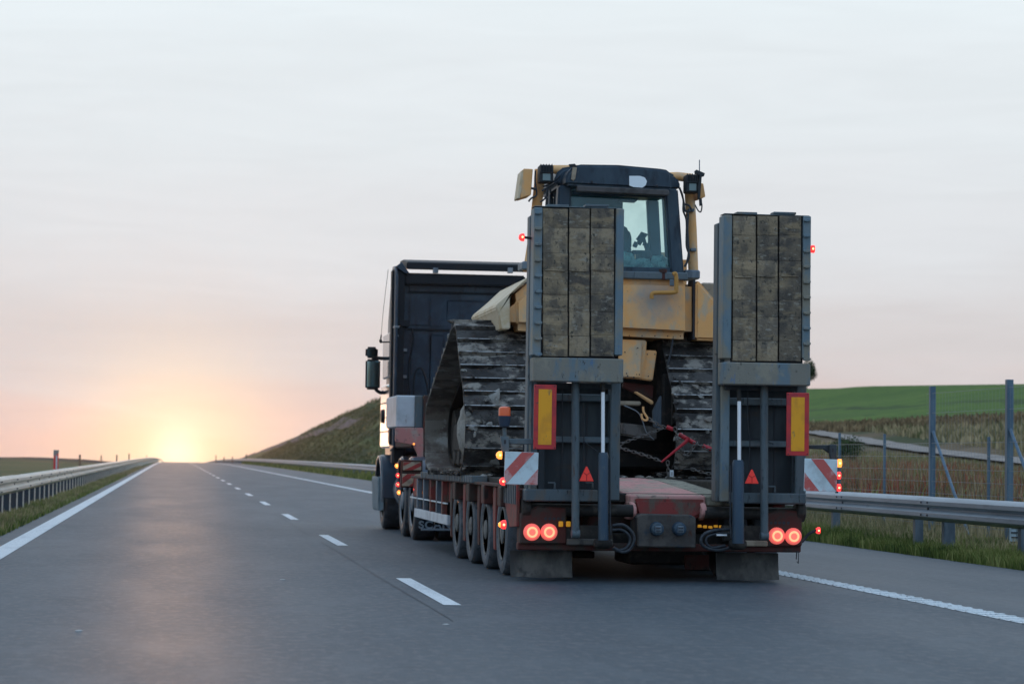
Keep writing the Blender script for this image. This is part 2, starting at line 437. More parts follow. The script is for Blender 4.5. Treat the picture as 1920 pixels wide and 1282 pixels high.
def scatter(n, x0, x1, y0, y1, power=1.0):
    u = rng_.random(n) ** power
    y = y0 * (y1 / y0) ** u                       # denser near
    x = rng_.uniform(x0, x1, n)
    return x, y
gv = np.vectorize(ground)
GR1 = leafmat('grass_blades', (.032, .055, .012), (.13, .165, .034), (.29, .28, .09))
GR2 = leafmat('dry_grass_blades', (.10, .11, .04), (.26, .205, .105), (.46, .36, .20))
GRS = leafmat('slope_grass_blades', (.022, .038, .014), (.05, .07, .026), (.10, .11, .045))
RED = leafmat('red_weed_leaves', (.13, .035, .022), (.32, .07, .04), (.42, .18, .07))
BRN = leafmat('brown_weed_leaves', (.07, .055, .028), (.18, .12, .06), (.32, .23, .12))
def tuft(x, y, sc_=1.0):   # patchy height so that the outline is uneven
    return .6 + .55*np.sin(x*2.3+np.sin(y*1.1)*2) * np.sin(y*1.7+1) + .35*np.sin(x*5.1+y*3.7)
x, y = scatter(90000, 9.0, 11.6, 21, 80)
x = 9.0 + (x - 9.0) ** 1.0
h = np.clip(.10 + .09*tuft(x, y) + rng_.uniform(0, .09, len(x)), .05, .34) * np.clip((y/28), .8, 1.6)
h *= .8 * np.where(x < 9.25, .85, 1) * np.where(x > 9.9, .5, 1)
blades('verge_grass', np.stack([x, y, gv(x, y)], 1), h, .007, GR1, .7, label='green grass verge between asphalt edge and right guardrail')
x, y = scatter(16000, 9.5, 12.6, 22, 80)
h = np.clip(.12 + .12*tuft(x, y) + rng_.uniform(0, .14, len(x)), .08, .4) * np.where(y < 32, .6, 1)
blades('verge_dry_grass', np.stack([x, y, gv(x, y)], 1), h, .006, GR2, .6, label='dry grass stalks around the right guardrail posts')
x, y = scatter(26000, 9.1, 12.0, 80, 330)
blades('far_verge_grass', np.stack([x, y, gv(x, y)], 1), rng_.uniform(.15, .4, len(x)), .03, GR1, .5, label='grass verge along the far right guardrail')
x, y = scatter(60000, -4.6, -2.22, 25, 120)
h = np.clip(.04 + .045*tuft(x, y) + rng_.uniform(0, .05, len(x)), .02, .2)
blades('left_verge_grass', np.stack([x, y, gv(x, y)], 1), h, .008, GR1, .6, label='short green grass along the left edge of the road')
x, y = scatter(30000, -4.4, -2.24, 25, 200)
h = np.clip(.05 + .05*tuft(x, y) + rng_.uniform(0, .07, len(x)), .02, .22)
blades('left_verge_dry_grass', np.stack([x, y, gv(x, y)], 1), h, .008, GR2, .6, label='straw coloured grass along the left guardrail')
x, y = scatter(40000, 11.7, 24, 30, 105)
def weedcap(x, y, h):   # lower towards the farm track
    tx = 22 + (y - 61) * .165; cap = np.clip(.16 + .13 * (tx - x - .8), .10, 1.1) * np.clip(1.25 - (y - 42) * .008, .6, 1.2)
    cap = np.where(x > tx - .7, np.where(x > tx + .7, .35, 0.01), cap)
    return np.minimum(h, cap * rng_.uniform(.6, 1.15, len(x)))
h = np.clip(.35 + .30*tuft(x*.7, y*.5) + rng_.uniform(0, .35, len(x)), .15, 1.0) * np.clip((x-11.0)/3, .3, 1)
h = weedcap(x, y, h)
blades('tall_dry_grass', np.stack([x, y, gv(x, y)], 1), h, .012, GR2, .35, label='tall straw coloured grass beyond the wire fence')
x, y = scatter(24000, 12.6, 19, 34, 78)
msk = (np.sin(x*.9+y*.31) + np.sin(y*.53+x*.2)*.8 + rng_.normal(0, .5, len(x))) > .0
x, y = x[msk], y[msk]
blades('red_weeds', np.stack([x, y, gv(x, y)], 1), weedcap(x, y, rng_.uniform(.25, .85, len(x))), .018, RED, .4, label='reddish autumn weeds in front of the field')
x, y = scatter(26000, 12.2, 22, 34, 90)
msk = (np.sin(x*.6+y*.23+2) + np.sin(y*.41)*.8 + rng_.normal(0, .5, len(x))) > .1
x, y = x[msk], y[msk]
blades('brown_weeds', np.stack([x, y, gv(x, y)], 1), weedcap(x, y, rng_.uniform(.3, 1.05, len(x))), .016, BRN, .3, label='brown seed stalks among the dry grass')
x, y = scatter(24000, 24, 35, 62, 190)
msk = np.abs(x - 22 - (y - 61) * .165) > 1.5; x, y = x[msk], y[msk]
blades('meadow_grass', np.stack([x, y, gv(x, y)], 1), rng_.uniform(.12, .42, len(x)) * np.where(x > 31, .6, 1), .05, GR2, .4, label='dry grass band between farm track and green field')
x, y = scatter(26000, 12.5, 26, 140, 430)
blades('slope_grass', np.stack([x, y, gv(x, y)], 1), rng_.uniform(.06, .22, len(x)) * np.where(rng_.random(len(x)) > .985, 2.5, 1), .07, GRS, .5, label='rough grass on the slope beyond the truck')
x, y = scatter(9000, 31, 33.8, 85, 190)
blades('meadow_brown_weeds', np.stack([x, y, gv(x, y)], 1), rng_.uniform(.15, .4, len(x)), .06, BRN, .4, label='brown weeds along the lower edge of the green field')

x, y = scatter(26000, 11.8, 23, 32, 100)
msk = (np.sin(x*.45+y*.17+4) + np.sin(y*.29+x*.1)*.9 + rng_.normal(0, .45, len(x))) > .2
x, y = x[msk], y[msk]
blades('green_weeds', np.stack([x, y, gv(x, y)], 1), weedcap(x, y, rng_.uniform(.2, .8, len(x))), .02, GR1, .5, label='green weeds mixed into the tall dry grass')
LEAF = leafmat('shrub_leaves', (.012, .022, .01), (.03, .055, .02), (.06, .09, .03))
BARK = M('bark', (.06, .045, .035), .9, layers=[((20, 20, 4), (.02, .016, .013), .45, .6, 4)])
def crown(cx, cy, cz, rx, rz, n, s, mat, parent, name='crown'):
    V = []; F = []
    lob = [(R.uniform(-.5,.5)*rx, R.uniform(-.5,.5)*rx, R.uniform(-.6,.65)*rz, R.uniform(.35,.6)) for _ in range(9)]
    for i in range(n):
        a, b, c, q = R.choice(lob); d = Vector((R.gauss(0,1), R.gauss(0,1), R.gauss(0,1))).normalized() * (R.random() ** .45)
        p = Vector((cx + a + d.x*rx*q, cy + b + d.y*rx*q, cz + c + d.z*rz*q))
        e1 = Vector((R.gauss(0,1), R.gauss(0,1), R.gauss(0,1))).normalized() * s * R.uniform(.5, 1.2)
        e2 = e1.cross(Vector((R.gauss(0,1), R.gauss(0,1), R.gauss(0,1))).normalized()) * .6
        k = len(V); V += [p, p + e1*.5 + e2*.5, p + e1, p + e1*.5 - e2*.5]; F.append((k, k+1, k+2, k+3))
    m = MB(); m.add(V, F); 
    me = bpy.data.meshes.new(name); org = world_loc(parent)
    me.from_pydata([tuple(q - org) for q in V], [], F); me.materials.append(mat)
    return link(name, me, parent, org)
def tree(name, x, y, ht, rx, label, n=2600, s=.12, cat='tree'):
    z = ground(x, y); t = thing(name, label, cat, (x, y, z))
    mb = MB(); mb.tube([(x, y, z-.1), (x+.03, y, z+ht*.35), (x-.05, y, z+ht*.8)], [.09*ht/3.5, .06*ht/3.5, .02], 7)
    for k in range(6):
        a = k*1.1; hh = ht*(.25+.09*k)
        mb.tube([(x, y, z+hh), (x+math.cos(a)*rx*.6, y+math.sin(a)*rx*.6, z+hh+ht*.15)], [.035, .01], 5)
    mb.build('trunk', BARK, t)
    crown(x, y, z+ht*.58, rx, ht*.42, n, s, LEAF, t)
    return t
q = P(1513, 705, 212)
tree('field_tree', q.x, 212, 2.5, 1.0, 'small dark bushy tree on the crest of the green field', 3400, .16)
for (px, Y_, ht, rx, lb) in [(1590, 66, 1.15, .6, 'dark green shrub left of the wire fence, in the tall weeds')]:
    x = PX(px, 860, Y_); tree('meadow_shrub', x, Y_, ht, rx, lb, 2200, .07, 'shrub')

# ---------------------------------------------------------------- guardrails
GALV = M('galvanised_steel', (.22, .27, .31), .45, .35, layers=[((1.5, .5, 6), (.28, .33, .37), .4, .65, 5), ((7, 3, 20), (.12, .14, .16), .55, .75, 5, .7)], bump=(40, .08, .003))
GALV2 = M('galvanised_steel_warm_lit', (.52, .47, .40), .5, .2, layers=[((1.5, .5, 6), (.62, .55, .46), .4, .65, 5), ((4, 2, 12), (.34, .30, .26), .55, .75, 5, .7)])  # warm evening light on the left rail is put into this beige
GALP = M('galvanised_post', (.15, .185, .215), .55, .5, layers=[((9, 9, 2), (.09, .115, .14), .4, .65, 5), ((14, 14, 5), (.20, .17, .14), .62, .8, 4, .6)])
PSTD = M('shaded_post_paint', (.035, .042, .055), .7)  # dark body colour stands in for the left posts' shadow side
DARK = M('dark_bolt', (.03, .03, .035), .6)
def wprofile(side):
    # W section, x outwards to the road, z heights
    p = [(0, .0), (.055, .03), (.075, .055), (.075, .105), (.02, .145), (.02, .165), (.075, .205), (.075, .255), (.055, .28), (0, .31)]
    return [(side * a, b) for a, b in p]
def beam(x, y0, y1, ztop, side, mat, parent, wave=0):
    pr = wprofile(side); ys = [y0, y1] if y1 - y0 < 9 else list(np.arange(y0, y1, 10.0)) + [y1]
    vs = []; fs = []; th = .006
    for yy in ys:
        b = base(yy)
        vs += [(x + a, yy, b + ztop - .31 + h) for a, h in pr] + [(x + a - side*th, yy, b + ztop - .31 + h) for a, h in pr[::-1]]
    n = 2 * len(pr)
    for i in range(len(ys) - 1):
        for k in range(n): fs.append((i*n+k, i*n+(k+1) % n, (i+1)*n+(k+1) % n, (i+1)*n+k))
    fs.append(tuple(range(n))); fs.append(tuple(range((len(ys)-1)*n, len(ys)*n))[::-1])
    m = MB(); m.add(vs, fs); return m.build('rail_beam', mat, parent, (x, y0, base(y0) + ztop))
def bolts(x, y, z, side, parent):
    m = MB()
    for dy in (-.13, .13):
        for dz in (-.235, -.075): m.lathe((x + side*.075, y + dy, z + dz), [(0, .014), (side*.012, .012)], 'x', 6)
    m.lathe((x + side*.02, y, z - .155), [(0, .02), (side*.015, .018)], 'x', 6)
    return m.build('bolt_set', DARK, parent)
def rail(name, x, y0, yend, ztop, side, mat, pmat, label, step, near=160, pw=.05):
    t = thing(name, label, 'guardrail', (x, y0, 0))
    y = y0
    while y < near:
        o = beam(x, y, y + 4.0 + .0, ztop + R.uniform(-.004, .004), side, mat, t)
        if y < 70: bolts(x, y + .02, ztop, side, o)
        y += 4.0
    beam(x, y, yend, ztop, side, mat, t)
    yy = y0 + .7; proto = None; cnt = 0
    m = MB(); # sigma/C post
    xo = x - side * .02
    def postmesh():
        m = MB(); s_ = -side; h0, h1 = -.3, ztop - .02
        m.prism([(0, 0), (s_*.11, 0), (s_*.11, pw), (s_*.10, pw), (s_*.10, .006), (s_*.01, .006), (s_*.01, pw), (0, pw)], 'z', h0, h1)
        return m
    while yy < yend:
        if cnt < 240:
            if proto is None:
                pm = postmesh(); pm.v = [(a + xo, b + yy, c) for a, b, c in pm.v]
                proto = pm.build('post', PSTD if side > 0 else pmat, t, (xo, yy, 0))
                if side > 0: MB().box(xo - .002, xo + .022, yy - .012, yy - .002, -.3, ztop - .05).build('flange', GALV2, proto, (xo, yy, 0))
            else:
                c = copy_tree(proto, (xo - x, yy - y0, base(yy)), t)
                c.rotation_euler = (0, R.uniform(-.01, .01), R.uniform(-.05, .05))
        cnt += 1; yy += step
    return t
LX = -2.79
rail('guardrail', LX, 19.5, 880, .70, 1, GALV2, GALP, 'pale beige evening-lit metal guardrail on many thin posts left of the road', 1.9, 140)
RX = 9.62
rail('guardrail', RX, 14.0, 880, .705, -1, GALV, GALP, 'blue grey metal guardrail on the grass right of the road', 4.0, 120, .1)
# an extra post stands close to a regular one
t_ = [o for o in COL.objects if o.name.startswith('guardrail')][-1]
m = MB(); yy = 29.6; m.box(RX + .05, RX + .2, yy, yy + .10, -.3, .66); m.build('post', GALP, t_, (RX, yy, 0), .006)

# ---------------------------------------------------------------- wire fence
FX = 11.5; FC = M('fence_post_steel', (.085, .135, .185), .5, .55, layers=[((8, 8, 1.5), (.13, .19, .24), .4, .65, 5), ((20, 20, 9), (.30, .30, .30), .66, .8, 4, .5)])
WIRE = M('fence_wire', (.24, .26, .28), .5, .6)
ft = thing('wire_fence', 'mesh wire fence on steel posts behind the right guardrail', 'fence', (FX, 24, 0))
def fpost(y, h, r, mat=FC):
    m = MB(); m.prism([(-r, -r), (r, -r), (r, r), (r*.4, r), (r*.4, -r*.2), (-r*.4, -r*.2), (-r*.4, r), (-r, r)], 'z', -.2, h)
    m.v = [(a + FX, b + y, c + ground(FX, y)) for a, b, c in m.v]
    return m.build('post', mat, ft, (FX, y, 0), .004)
for y, h, r in ((35.8, 2.29, .042), (32.35, 2.29, .046), (29.0, 2.29, .046)):
    p_ = fpost(y, h, r)
    m = MB(); m.tube([(FX, y - .04, 1.62), (FX + .02, y - 1.75, .03)], .024, 7); m.build('brace', FC, p_)
for y, h in ((41.0, 1.62), (38.3, 1.58), (33.2, 1.5), (27.2, 1.5), (44, 1.6), (47, 1.6), (50, 1.6), (53, 1.6), (56, 1.6), (59, 1.6), (62, 1.6), (66, 1.6)): fpost(y, h, .02)
m = MB()
for i, z in enumerate([.08, .22, .36, .52, .68, .86, 1.04, 1.24, 1.44, 1.9, 2.2]):
    y1 = 66 if z < 1.5 else 36
    m.tube([(FX-.02, 24, z), (FX-.02, y1, z)], .0032, 3)
yy = 24
while yy < 60: m.tube([(FX-.02, yy, .05), (FX-.02, yy, 1.44 if yy > 36 else 2.2)], .0015, 3); yy += .15 if yy < 45 else .3
o = m.build('wire_mesh', WIRE, ft); o['kind'] = 'stuff'
# white louvred cabinet behind the rail at the frame's edge
WH = M('white_plastic', (.42, .52, .56), .5, layers=[((5, 5, 3), (.28, .36, .40), .45, .7, 5)])
a = P(1895, 990, 31.2); b = P(1918, 990, 31.2); zz = ground(11.2, 31.2)
t = thing('drain_marker', 'pale blue white ribbed marker panel behind the guardrail at right edge', 'marker', (a.x, 31.2, zz))
m = MB(); m.box(a.x, a.x + .08, 31.2, 31.26, zz - .1, .62); m.box(a.x + .085, a.x + .165, 31.2, 31.26, zz - .1, .62); m.build('panel', WH, t, bevel=.01)
for k in range(9):
    m = MB(); z0 = .02 + k * .065; m.box(a.x + .005, a.x + .16, 31.185, 31.2, z0, z0 + .018); m.build('rib', DARK, t, jitter=.004)
# ---------------------------------------------------------------- marker posts
DW = M('marker_white', (.55, .56, .55), .6, layers=[(20, (.3, .3, .3), .5, .7, 4)]); DR = M('marker_red', (.60, .03, .03), .45); DG = M('marker_grey', (.25, .22, .2), .7)
def delineator(px, Y, ztop, label, wide=.13, group=None):
    x = PX(px, 862, Y); b = base(Y) + ground(x, Y) * 0; t = thing('marker_post', label, 'marker post', (x, Y, b), group)
    zt = ztop
    m = MB(); m.prism([(x-wide/2, Y), (x+wide/2, Y), (x+wide/2-.015, Y+.07), (x-wide/2+.015, Y+.07)], 'z', b-.6, zt); m.build('post', DR, t, bevel=.004)
    m = MB(); m.prism([(x-wide*.5-.003, zt-.16), (x+wide*.5+.003, zt-.05), (x+wide*.5+.003, zt+.02), (x-wide*.5-.003, zt+.02)], 'y', Y-.006, Y+.078); m.build('cap', DG, t)
    m = MB(); m.box(x-wide*.05, x+wide*.28, Y-.008, Y, zt-.48, zt-.12); m.build('reflector', DW, t, bevel=.003)
    m = MB(); m.box(x-wide*.5-.004, x+wide*.5+.004, Y-.007, Y+.079, b-.6, zt-.49); m.build('sleeve', DW, t)
delineator(105, 65, 1.15, 'red and white marker post standing behind the left guardrail')
g = 'thin distant posts along the left guardrail'
BRP = M('weathered_post', (.10, .07, .055), .8)
for px, py, Y in ((150, 852, 110), (190, 853, 170), (219, 852, 150), (242, 850, 175), (275, 853, 330)):
    q = P(px, py, Y); t = MB().box(q.x-.04, q.x+.04, Y-.04, Y+.04, base(Y)-.8, q.z).build('distant_post', BRP, None, (q.x, Y, base(Y)))
    tag(t, {150: 'small dark post left of all the distant posts, on the dark field edge', 190: 'tiny post second from left on the distant field edge', 219: 'thin tall post behind the far left guardrail, above its middle', 242: 'darkest tall post behind the left guardrail towards the sunset', 275: 'tiny post closest to the setting sun on the left'}[px], 'post', g)
g = 'small posts on the far right guardrail'
for px, py, Y in ((405, 853, 400), (420, 856, 380), (436, 856, 350), (462, 851, 330)):
    q = P(px, py, Y); t = MB().box(q.x-.07, q.x+.07, Y-.07, Y+.07, base(Y)-.3, q.z).build('distant_post', BRP, None, (q.x, Y, base(Y)))
    tag(t, {405: 'tiny post closest to the sunset at the right crest of the road', 420: 'tiny post second from the sunset at the right crest', 436: 'tiny thin post at the middle of the far right rail', 462: 'tallest tiny post where the right slope begins'}[px], 'post', g)
# small stones on the asphalt
ST = M('pale_stone', (.42, .42, .40), .8)
for (px, py, lb) in ((530, 1086, 'pale pebble on the asphalt left of the lane dashes'), (148, 1182, 'pale pebble low in the near left lane'), (836, 1170, 'pale pebble just below the nearest lane dash')):
    d = CR @ Vector((px-960, 641-py, -FPX)); s_ = -EYE / d.z; q = Vector((d.x*s_, d.y*s_, 0))
    m = MB(); m.lathe((q.x, q.y, 0), [(-.002, .022), (.002, .026), (.005, .014)], 'z', 7); tag(m.build('pebble', ST, None, q, jitter=.001), lb, 'stone')
# ================================================================ the load: trailer, tractor unit, bulldozer
BLUE = M('faded_blue_steel', (.12, .175, .205), .6, .1, layers=[((5, 5, 2.5), (.17, .205, .215), .40, .62, 6), ((3, 3, 2), (.22, .195, .145), .44, .60, 6, .9), ((12, 12, 9), (.06, .14, .25), .60, .70, 5, .45), ((22, 22, 6), (.035, .035, .035), .60, .74, 5, .8)], bump=(60, .25, .004))
BROWNB = M('mud_stained_blue_steel', (.20, .185, .15), .75, layers=[((6, 6, 2.0), (.12, .17, .20), .47, .60, 6, .9), ((12, 12, 4), (.07, .14, .26), .60, .68, 6, .7), ((4, 4, 4), (.27, .24, .18), .52, .66, 6, .8), ((25, 25, 12), (.05, .045, .04), .60, .72, 5)], bump=(50, .4, .005))
FRAME = M('grey_blue_frame_paint', (.080, .105, .118), .55, .1, layers=[((4, 4, 1.2), (.11, .135, .145), .42, .62, 6), ((6, 6, 2.2), (.12, .10, .075), .50, .68, 6, .8), ((16, 16, 4), (.09, .045, .025), .62, .74, 5, .8), ((30, 30, 8), (.03, .033, .036), .58, .70, 4, .8)], bump=(50, .3, .004))
PLATE = M('dark_back_plate', (.024, .031, .036), .7, layers=[((4, 4, 1), (.044, .052, .056), .42, .65, 6), ((3, 3, 6), (.05, .04, .03), .55, .75, 6)])
def woodmat(name, a, b, c):
    a, b, c = [tuple(q * k for q, k in zip(t, (2.5, 2.15, 1.75))) for t in (a, b, c)]; return M(name, a, .9, layers=[((7, 7, 3.5), b, .42, .58, 8), ((3, 3, 9), c, .50, .64, 7, .9), ((14, 14, 30), (.30, .27, .215), .56, .68, 6, .7), ((30, 30, 22), (.045, .042, .036), .57, .68, 5, .9)], bump=(34, .9, .012))
WOODS = [woodmat('muddy_wood', (.092, .080, .062), (.048, .045, .041), (.135, .115, .085)),
         woodmat('muddy_wood_pale', (.118, .104, .082), (.060, .056, .051), (.098, .084, .063)),
         woodmat('muddy_wood_dark', (.060, .055, .048), (.034, .033, .033), (.105, .090, .066))]
REDP = M('dusty_red_paint', (.22, .035, .030), .65, layers=[((4, 4, 4), (.13, .045, .035), .42, .62, 6), ((9, 9, 4), (.10, .085, .065), .50, .66, 6, .9), ((25, 25, 10), (.03, .025, .022), .60, .72, 5, .7)], bump=(50, .2, .004))
REDD = M('grimy_red_steel', (.075, .020, .015), .75, layers=[((5, 5, 5), (.045, .033, .026), .42, .60, 7), ((12, 12, 6), (.016, .013, .011), .55, .70, 6, .9)], bump=(40, .4, .006))
PINK = M('faded_red_deck', (.52, .25, .22), .85, layers=[((3, 2, 3), (.34, .27, .21), .46, .60, 7, .9), ((14, 14, 14), (.12, .10, .08), .56, .70, 6, .8)], bump=(60, .4, .004))
GRIME = M('oily_grime', (.018, .016, .014), .7, layers=[((8, 8, 8), (.05, .042, .033), .46, .68, 7), ((20, 20, 20), (.012, .011, .010), .5, .7, 5)], bump=(40, .5, .006))
BLACK = M('black_rubber', (.014, .015, .017), .6, layers=[((12, 12, 12), (.032, .033, .034), .45, .7, 6)])
DUSTF = M('dusty_mudflap', (.040, .038, .035), .85, layers=[((3, 3, 1.5), (.095, .088, .076), .42, .62, 6), ((10, 10, 2), (.03, .028, .026), .52, .72, 6)])
TYRE = M('dusty_tyre', (.075, .085, .095), .85, layers=[((9, 9, 9), (.11, .12, .13), .42, .62, 6), ((20, 20, 20), (.035, .036, .038), .55, .72, 5)], bump=(60, .2, .004))
TREAD = M('tyre_tread', (.012, .012, .013), .8)
RIM = M('muddy_rim', (.15, .145, .135), .75, .1, layers=[((14, 14, 14), (.08, .076, .07), .45, .65, 6), ((9, 9, 9), (.20, .18, .15), .56, .72, 5)])
DBLUE = M('hydraulic_barrel_blue', (.028, .055, .085), .45, .1, layers=[((7, 7, 2), (.05, .075, .095), .45, .65, 6), ((25, 25, 9), (.10, .10, .09), .62, .74, 4, .8)])
CHROME = M('bright_rod', (.80, .82, .84), .3, .25)
MUDC = M('dry_mud', (.26, .25, .225), .95, layers=[((6, 6, 6), (.15, .14, .12), .42, .62, 7), ((18, 18, 18), (.34, .33, .31), .58, .72, 5)], bump=(30, .8, .02))
REFR = M('reflective_red', (.50, .035, .035), .4, layers=[((9, 9, 9), (.36, .03, .04), .45, .65, 5), ((25, 25, 25), (.12, .05, .05), .62, .74, 4)])
REFO = M('reflective_orange', (.80, .34, .015), .4, layers=[((9, 9, 5), (.66, .27, .02), .45, .65, 5), ((12, 12, 3.5), (.28, .17, .06), .645, .70, 5)])
SIGNW = M('sign_white', (.58, .66, .67), .5, layers=[((7, 7, 7), (.44, .48, .48), .45, .7, 6), ((9, 9, 9), (.50, .30, .28), .60, .72, 5, .5)])
SIGNR = M('sign_red', (.50, .10, .085), .5, layers=[((8, 8, 8), (.55, .30, .28), .48, .62, 5), ((25, 25, 25), (.30, .10, .08), .6, .72, 4)])
RED_L = lamp('red_lens', (1, .16, .13), .60); RED_RING = lamp('lit_ring', (1, .32, .16), 1.7); RED_HOT = lamp('lit_core', (1, .13, .10), 1.3)
RED_B = lamp('lit_red_marker', (1, .04, .04), 1.6); AMB_B = lamp('lit_amber_marker', (1, .30, .05), 2.0); HOT = lamp('lit_hot_core', (1, .45, .18), 4.0)
TRI = M('triangle_reflector', (.85, .06, .045), .35, emit=((1, .05, .03), .12))  # faint glow of its own added, though the triangle is no lamp
ORG = M('beacon_orange', (.75, .10, .015), .3, coat=.5); NAVY = M('beacon_base', (.02, .035, .06), .5)
AMBD = M('amber_reflector', (.85, .36, .02), .4, emit=((1, .42, .03), .18))  # slight emission imitates returned light; these reflectors hold no lamp

YR = 21.9
tr = thing('low_loader_trailer', 'dirty red four axle low loader trailer with two raised timber ramps', 'trailer', (4.47, YR, 0))
TL, TRR = 3.12, 5.82
CX = (TL + TRR) / 2
# chassis, decks
MB().box(CX - .62, CX + .62, 22.3, 34, .46, .80).build('chassis_beam', REDD, tr, bevel=.02)
MB().box(TL + .12, TRR - .12, 24.9, 31.0, .80, .925).build('deck', GRIME, tr, bevel=.01)
MB().box(TL + .12, PX(1158, 920, 22.6), 22.5, 24.88, .80, .925).build('deck', GRIME, tr, bevel=.01)
MB().box(PX(1354, 920, 22.6), TRR - .12, 22.5, 24.88, .80, .925).build('deck', GRIME, tr, bevel=.01)
m = MB(); m.prism([(22.06, .70), (22.06, .796), (24.3, .915), (25.2, .932), (25.2, .80), (24.2, .72)], 'x', PX(1160, 920, 22.6), PX(1300, 920, 22.6)); m.build('rear_deck_panel', PINK, tr, bevel=.012)
m = MB(); m.prism([(22.10, .70), (22.10, .796), (24.3, .912), (25.2, .93), (25.2, .80), (24.2, .72)], 'x', PX(1301, 920, 22.6), PX(1352, 920, 22.6)); m.build('rear_deck_edge', M('dusty_deck_edge', (.26, .24, .18), .9, layers=[((9, 9, 9), (.12, .11, .09), .45, .65, 6), ((40, 40, 40), (.36, .33, .26), .6, .7, 3)]), tr, bevel=.012)
# outrigger comb along the left and right side of the deck
for side in (0, 1):
    for k in range(34):
        y = 24.9 + k * .155
        x0 = TL - .06 if side == 0 else TRR - .10
        m = MB(); m.box(x0, x0 + .17, y, y + .065, .86, .935); m.build('outrigger', FRAME, tr, (x0, y, .9), bevel=.006)
    x0 = TL - .05 if side == 0 else TRR - .10
    MB().box(x0 + .02, x0 + .15, 22.5, 31.6, .845, .875).build('side_rail', REDD, tr, bevel=.006)
    x0 = TL + .06 if side == 0 else TRR - .18
    MB().box(x0, x0 + .12, 22.4, 32.2, .60, .84).build('side_beam', REDP, tr, bevel=.01)
# lower side strip and hanging brackets
MB().box(TL - .01, TL + .01, 27.6, 31.9, .585, .60).build('side_strip', SIGNW, tr)
for y in (28.0, 28.6, 29.3, 30.1, 30.9):
    MB().box(TL - .015, TL + .05, y, y + .09, .44, .86).build('side_bracket', REDP if y in (28.0, 29.3) else GALP, tr, bevel=.006)
MB().box(TL - .02, TL + .02, 27.4, 31.2, .35, .46).build('side_guard', M('side_guard_white', (.50, .54, .56), .55, layers=[((4, 4, 4), (.38, .41, .43), .42, .62, 6), ((20, 20, 20), (.2, .2, .2), .62, .74, 4)]), tr, bevel=.005)
# goose neck
m = MB(); m.prism([(31.4, .84), (31.9, 1.32), (34.6, 1.38), (37.2, 1.36), (37.2, 1.12), (33.2, 1.08), (32.4, .80)], 'x', CX - .55, CX + .55); m.build('gooseneck', REDD, tr, bevel=.02)
gx = PX(745, 800, 33.6)
m = MB(); m.box(TL + .15, TRR - .15, 33.5, 36.0, 1.25, 1.5); m.build('neck_deck', REDD, tr, bevel=.02)
m = MB(); m.pb(743, 741, 779, 801, 33.4, 1.6); m.build('storage_box', M('box_white', (.46, .48, .50), .5, layers=[((3, 3, 3), (.36, .37, .38), .42, .65, 6), ((20, 20, 5), (.2, .17, .14), .62, .75, 4)]), tr, bevel=.015)
m = MB(); m.pb(779, 741, 793, 802, 33.35, .12); m.build('storage_box_side', FRAME, tr, bevel=.01)
m = MB(); m.pprism([(742, 802), (794, 802), (794, 878), (787, 878), (783, 850), (775, 834), (742, 828)], 33.3, .12); m.build('neck_plate', M('faded_pink_plate', (.42, .17, .15), .7, layers=[((5, 5, 5), (.34, .26, .22), .46, .62, 6), ((16, 16, 16), (.10, .08, .07), .58, .72, 5)]), tr, bevel=.008)
m = MB(); m.pb(794, 741, 850, 890, 33.3, .1); m.build('headboard', REDD, tr, bevel=.01)
# striped boards at the front of the low bed, four lights on each side
def stripes(name, pix, Y, parent, lean, n=3, wr=.5, mats=(SIGNW, SIGNR), th=.012, rot=0, phase=0.0):
    """a board with diagonal red stripes as thin proud pieces cut to the board outline"""
    a, b, c, d = pix; mx, my = (a + c) / 2, (b + d) / 2
    x0, x1, z0, z1 = PX(a, my, Y), PX(c, my, Y), PZ(mx, d, Y), PZ(mx, b, Y)
    w_, h = x1 - x0, z1 - z0; cxx, czz = (x0 + x1) / 2, (z0 + z1) / 2
    def rt_(p): return (cxx + (p[0]-cxx)*math.cos(rot) - (p[1]-czz)*math.sin(rot), czz + (p[0]-cxx)*math.sin(rot) + (p[1]-czz)*math.cos(rot))
    m = MB(); m.prism([rt_(p) for p in ((x0, z0), (x1, z0), (x1, z1), (x0, z1))], 'y', Y, Y + th)
    bd = m.build(name, mats[0], parent, (cxx, Y, czz), bevel=.003)
    def clip(poly, ax, lim, keep_less):
        out = []
        for i in range(len(poly)):
            p, q = poly[i], poly[(i+1) % len(poly)]
            ip = (p[ax] <= lim) if keep_less else (p[ax] >= lim); iq = (q[ax] <= lim) if keep_less else (q[ax] >= lim)
            if ip: out.append(p)
            if ip != iq:
                t = (lim - p[ax]) / (q[ax] - p[ax]); out.append((p[0] + t*(q[0]-p[0]), p[1] + t*(q[1]-p[1])))
        return out
    step = (w_ + abs(lean)) / n
    for k in range(-1, n + 2):
        s0 = x0 - max(0, lean) + (k + phase) * step; s1 = s0 + step * wr
        poly = [(s0, z0), (s1, z0), (s1 + lean, z1), (s0 + lean, z1)]
        e = .002
        for ax, lim, kl in ((0, x0 + e, False), (0, x1 - e, True), (1, z0 + e, False), (1, z1 - e, True)):
            poly = clip(poly, ax, lim, kl)
            if len(poly) < 3: break
        if len(poly) >= 3:
            m = MB(); m.prism([rt_(p) for p in poly], 'y', Y - .0025, Y - .0002); m.build('stripe', mats[1], bd, (poly[0][0], Y, poly[0][1]))
    return bd
BEI = M('stripe_beige', (.34, .27, .19), .6, layers=[((9, 9, 9), (.22, .17, .12), .45, .65, 6)]); SR2 = M('stripe_red_dark', (.30, .035, .03), .5, layers=[((9, 9, 9), (.14, .04, .03), .5, .7, 5)])
stripes('warning_board', (756, 866, 790, 881), 32.2, tr, .22, 2, .5, (BEI, SR2))
stripes('warning_board', (754, 888, 789, 911), 32.2, tr, .22, 2, .5, (BEI, SR2), phase=.3)
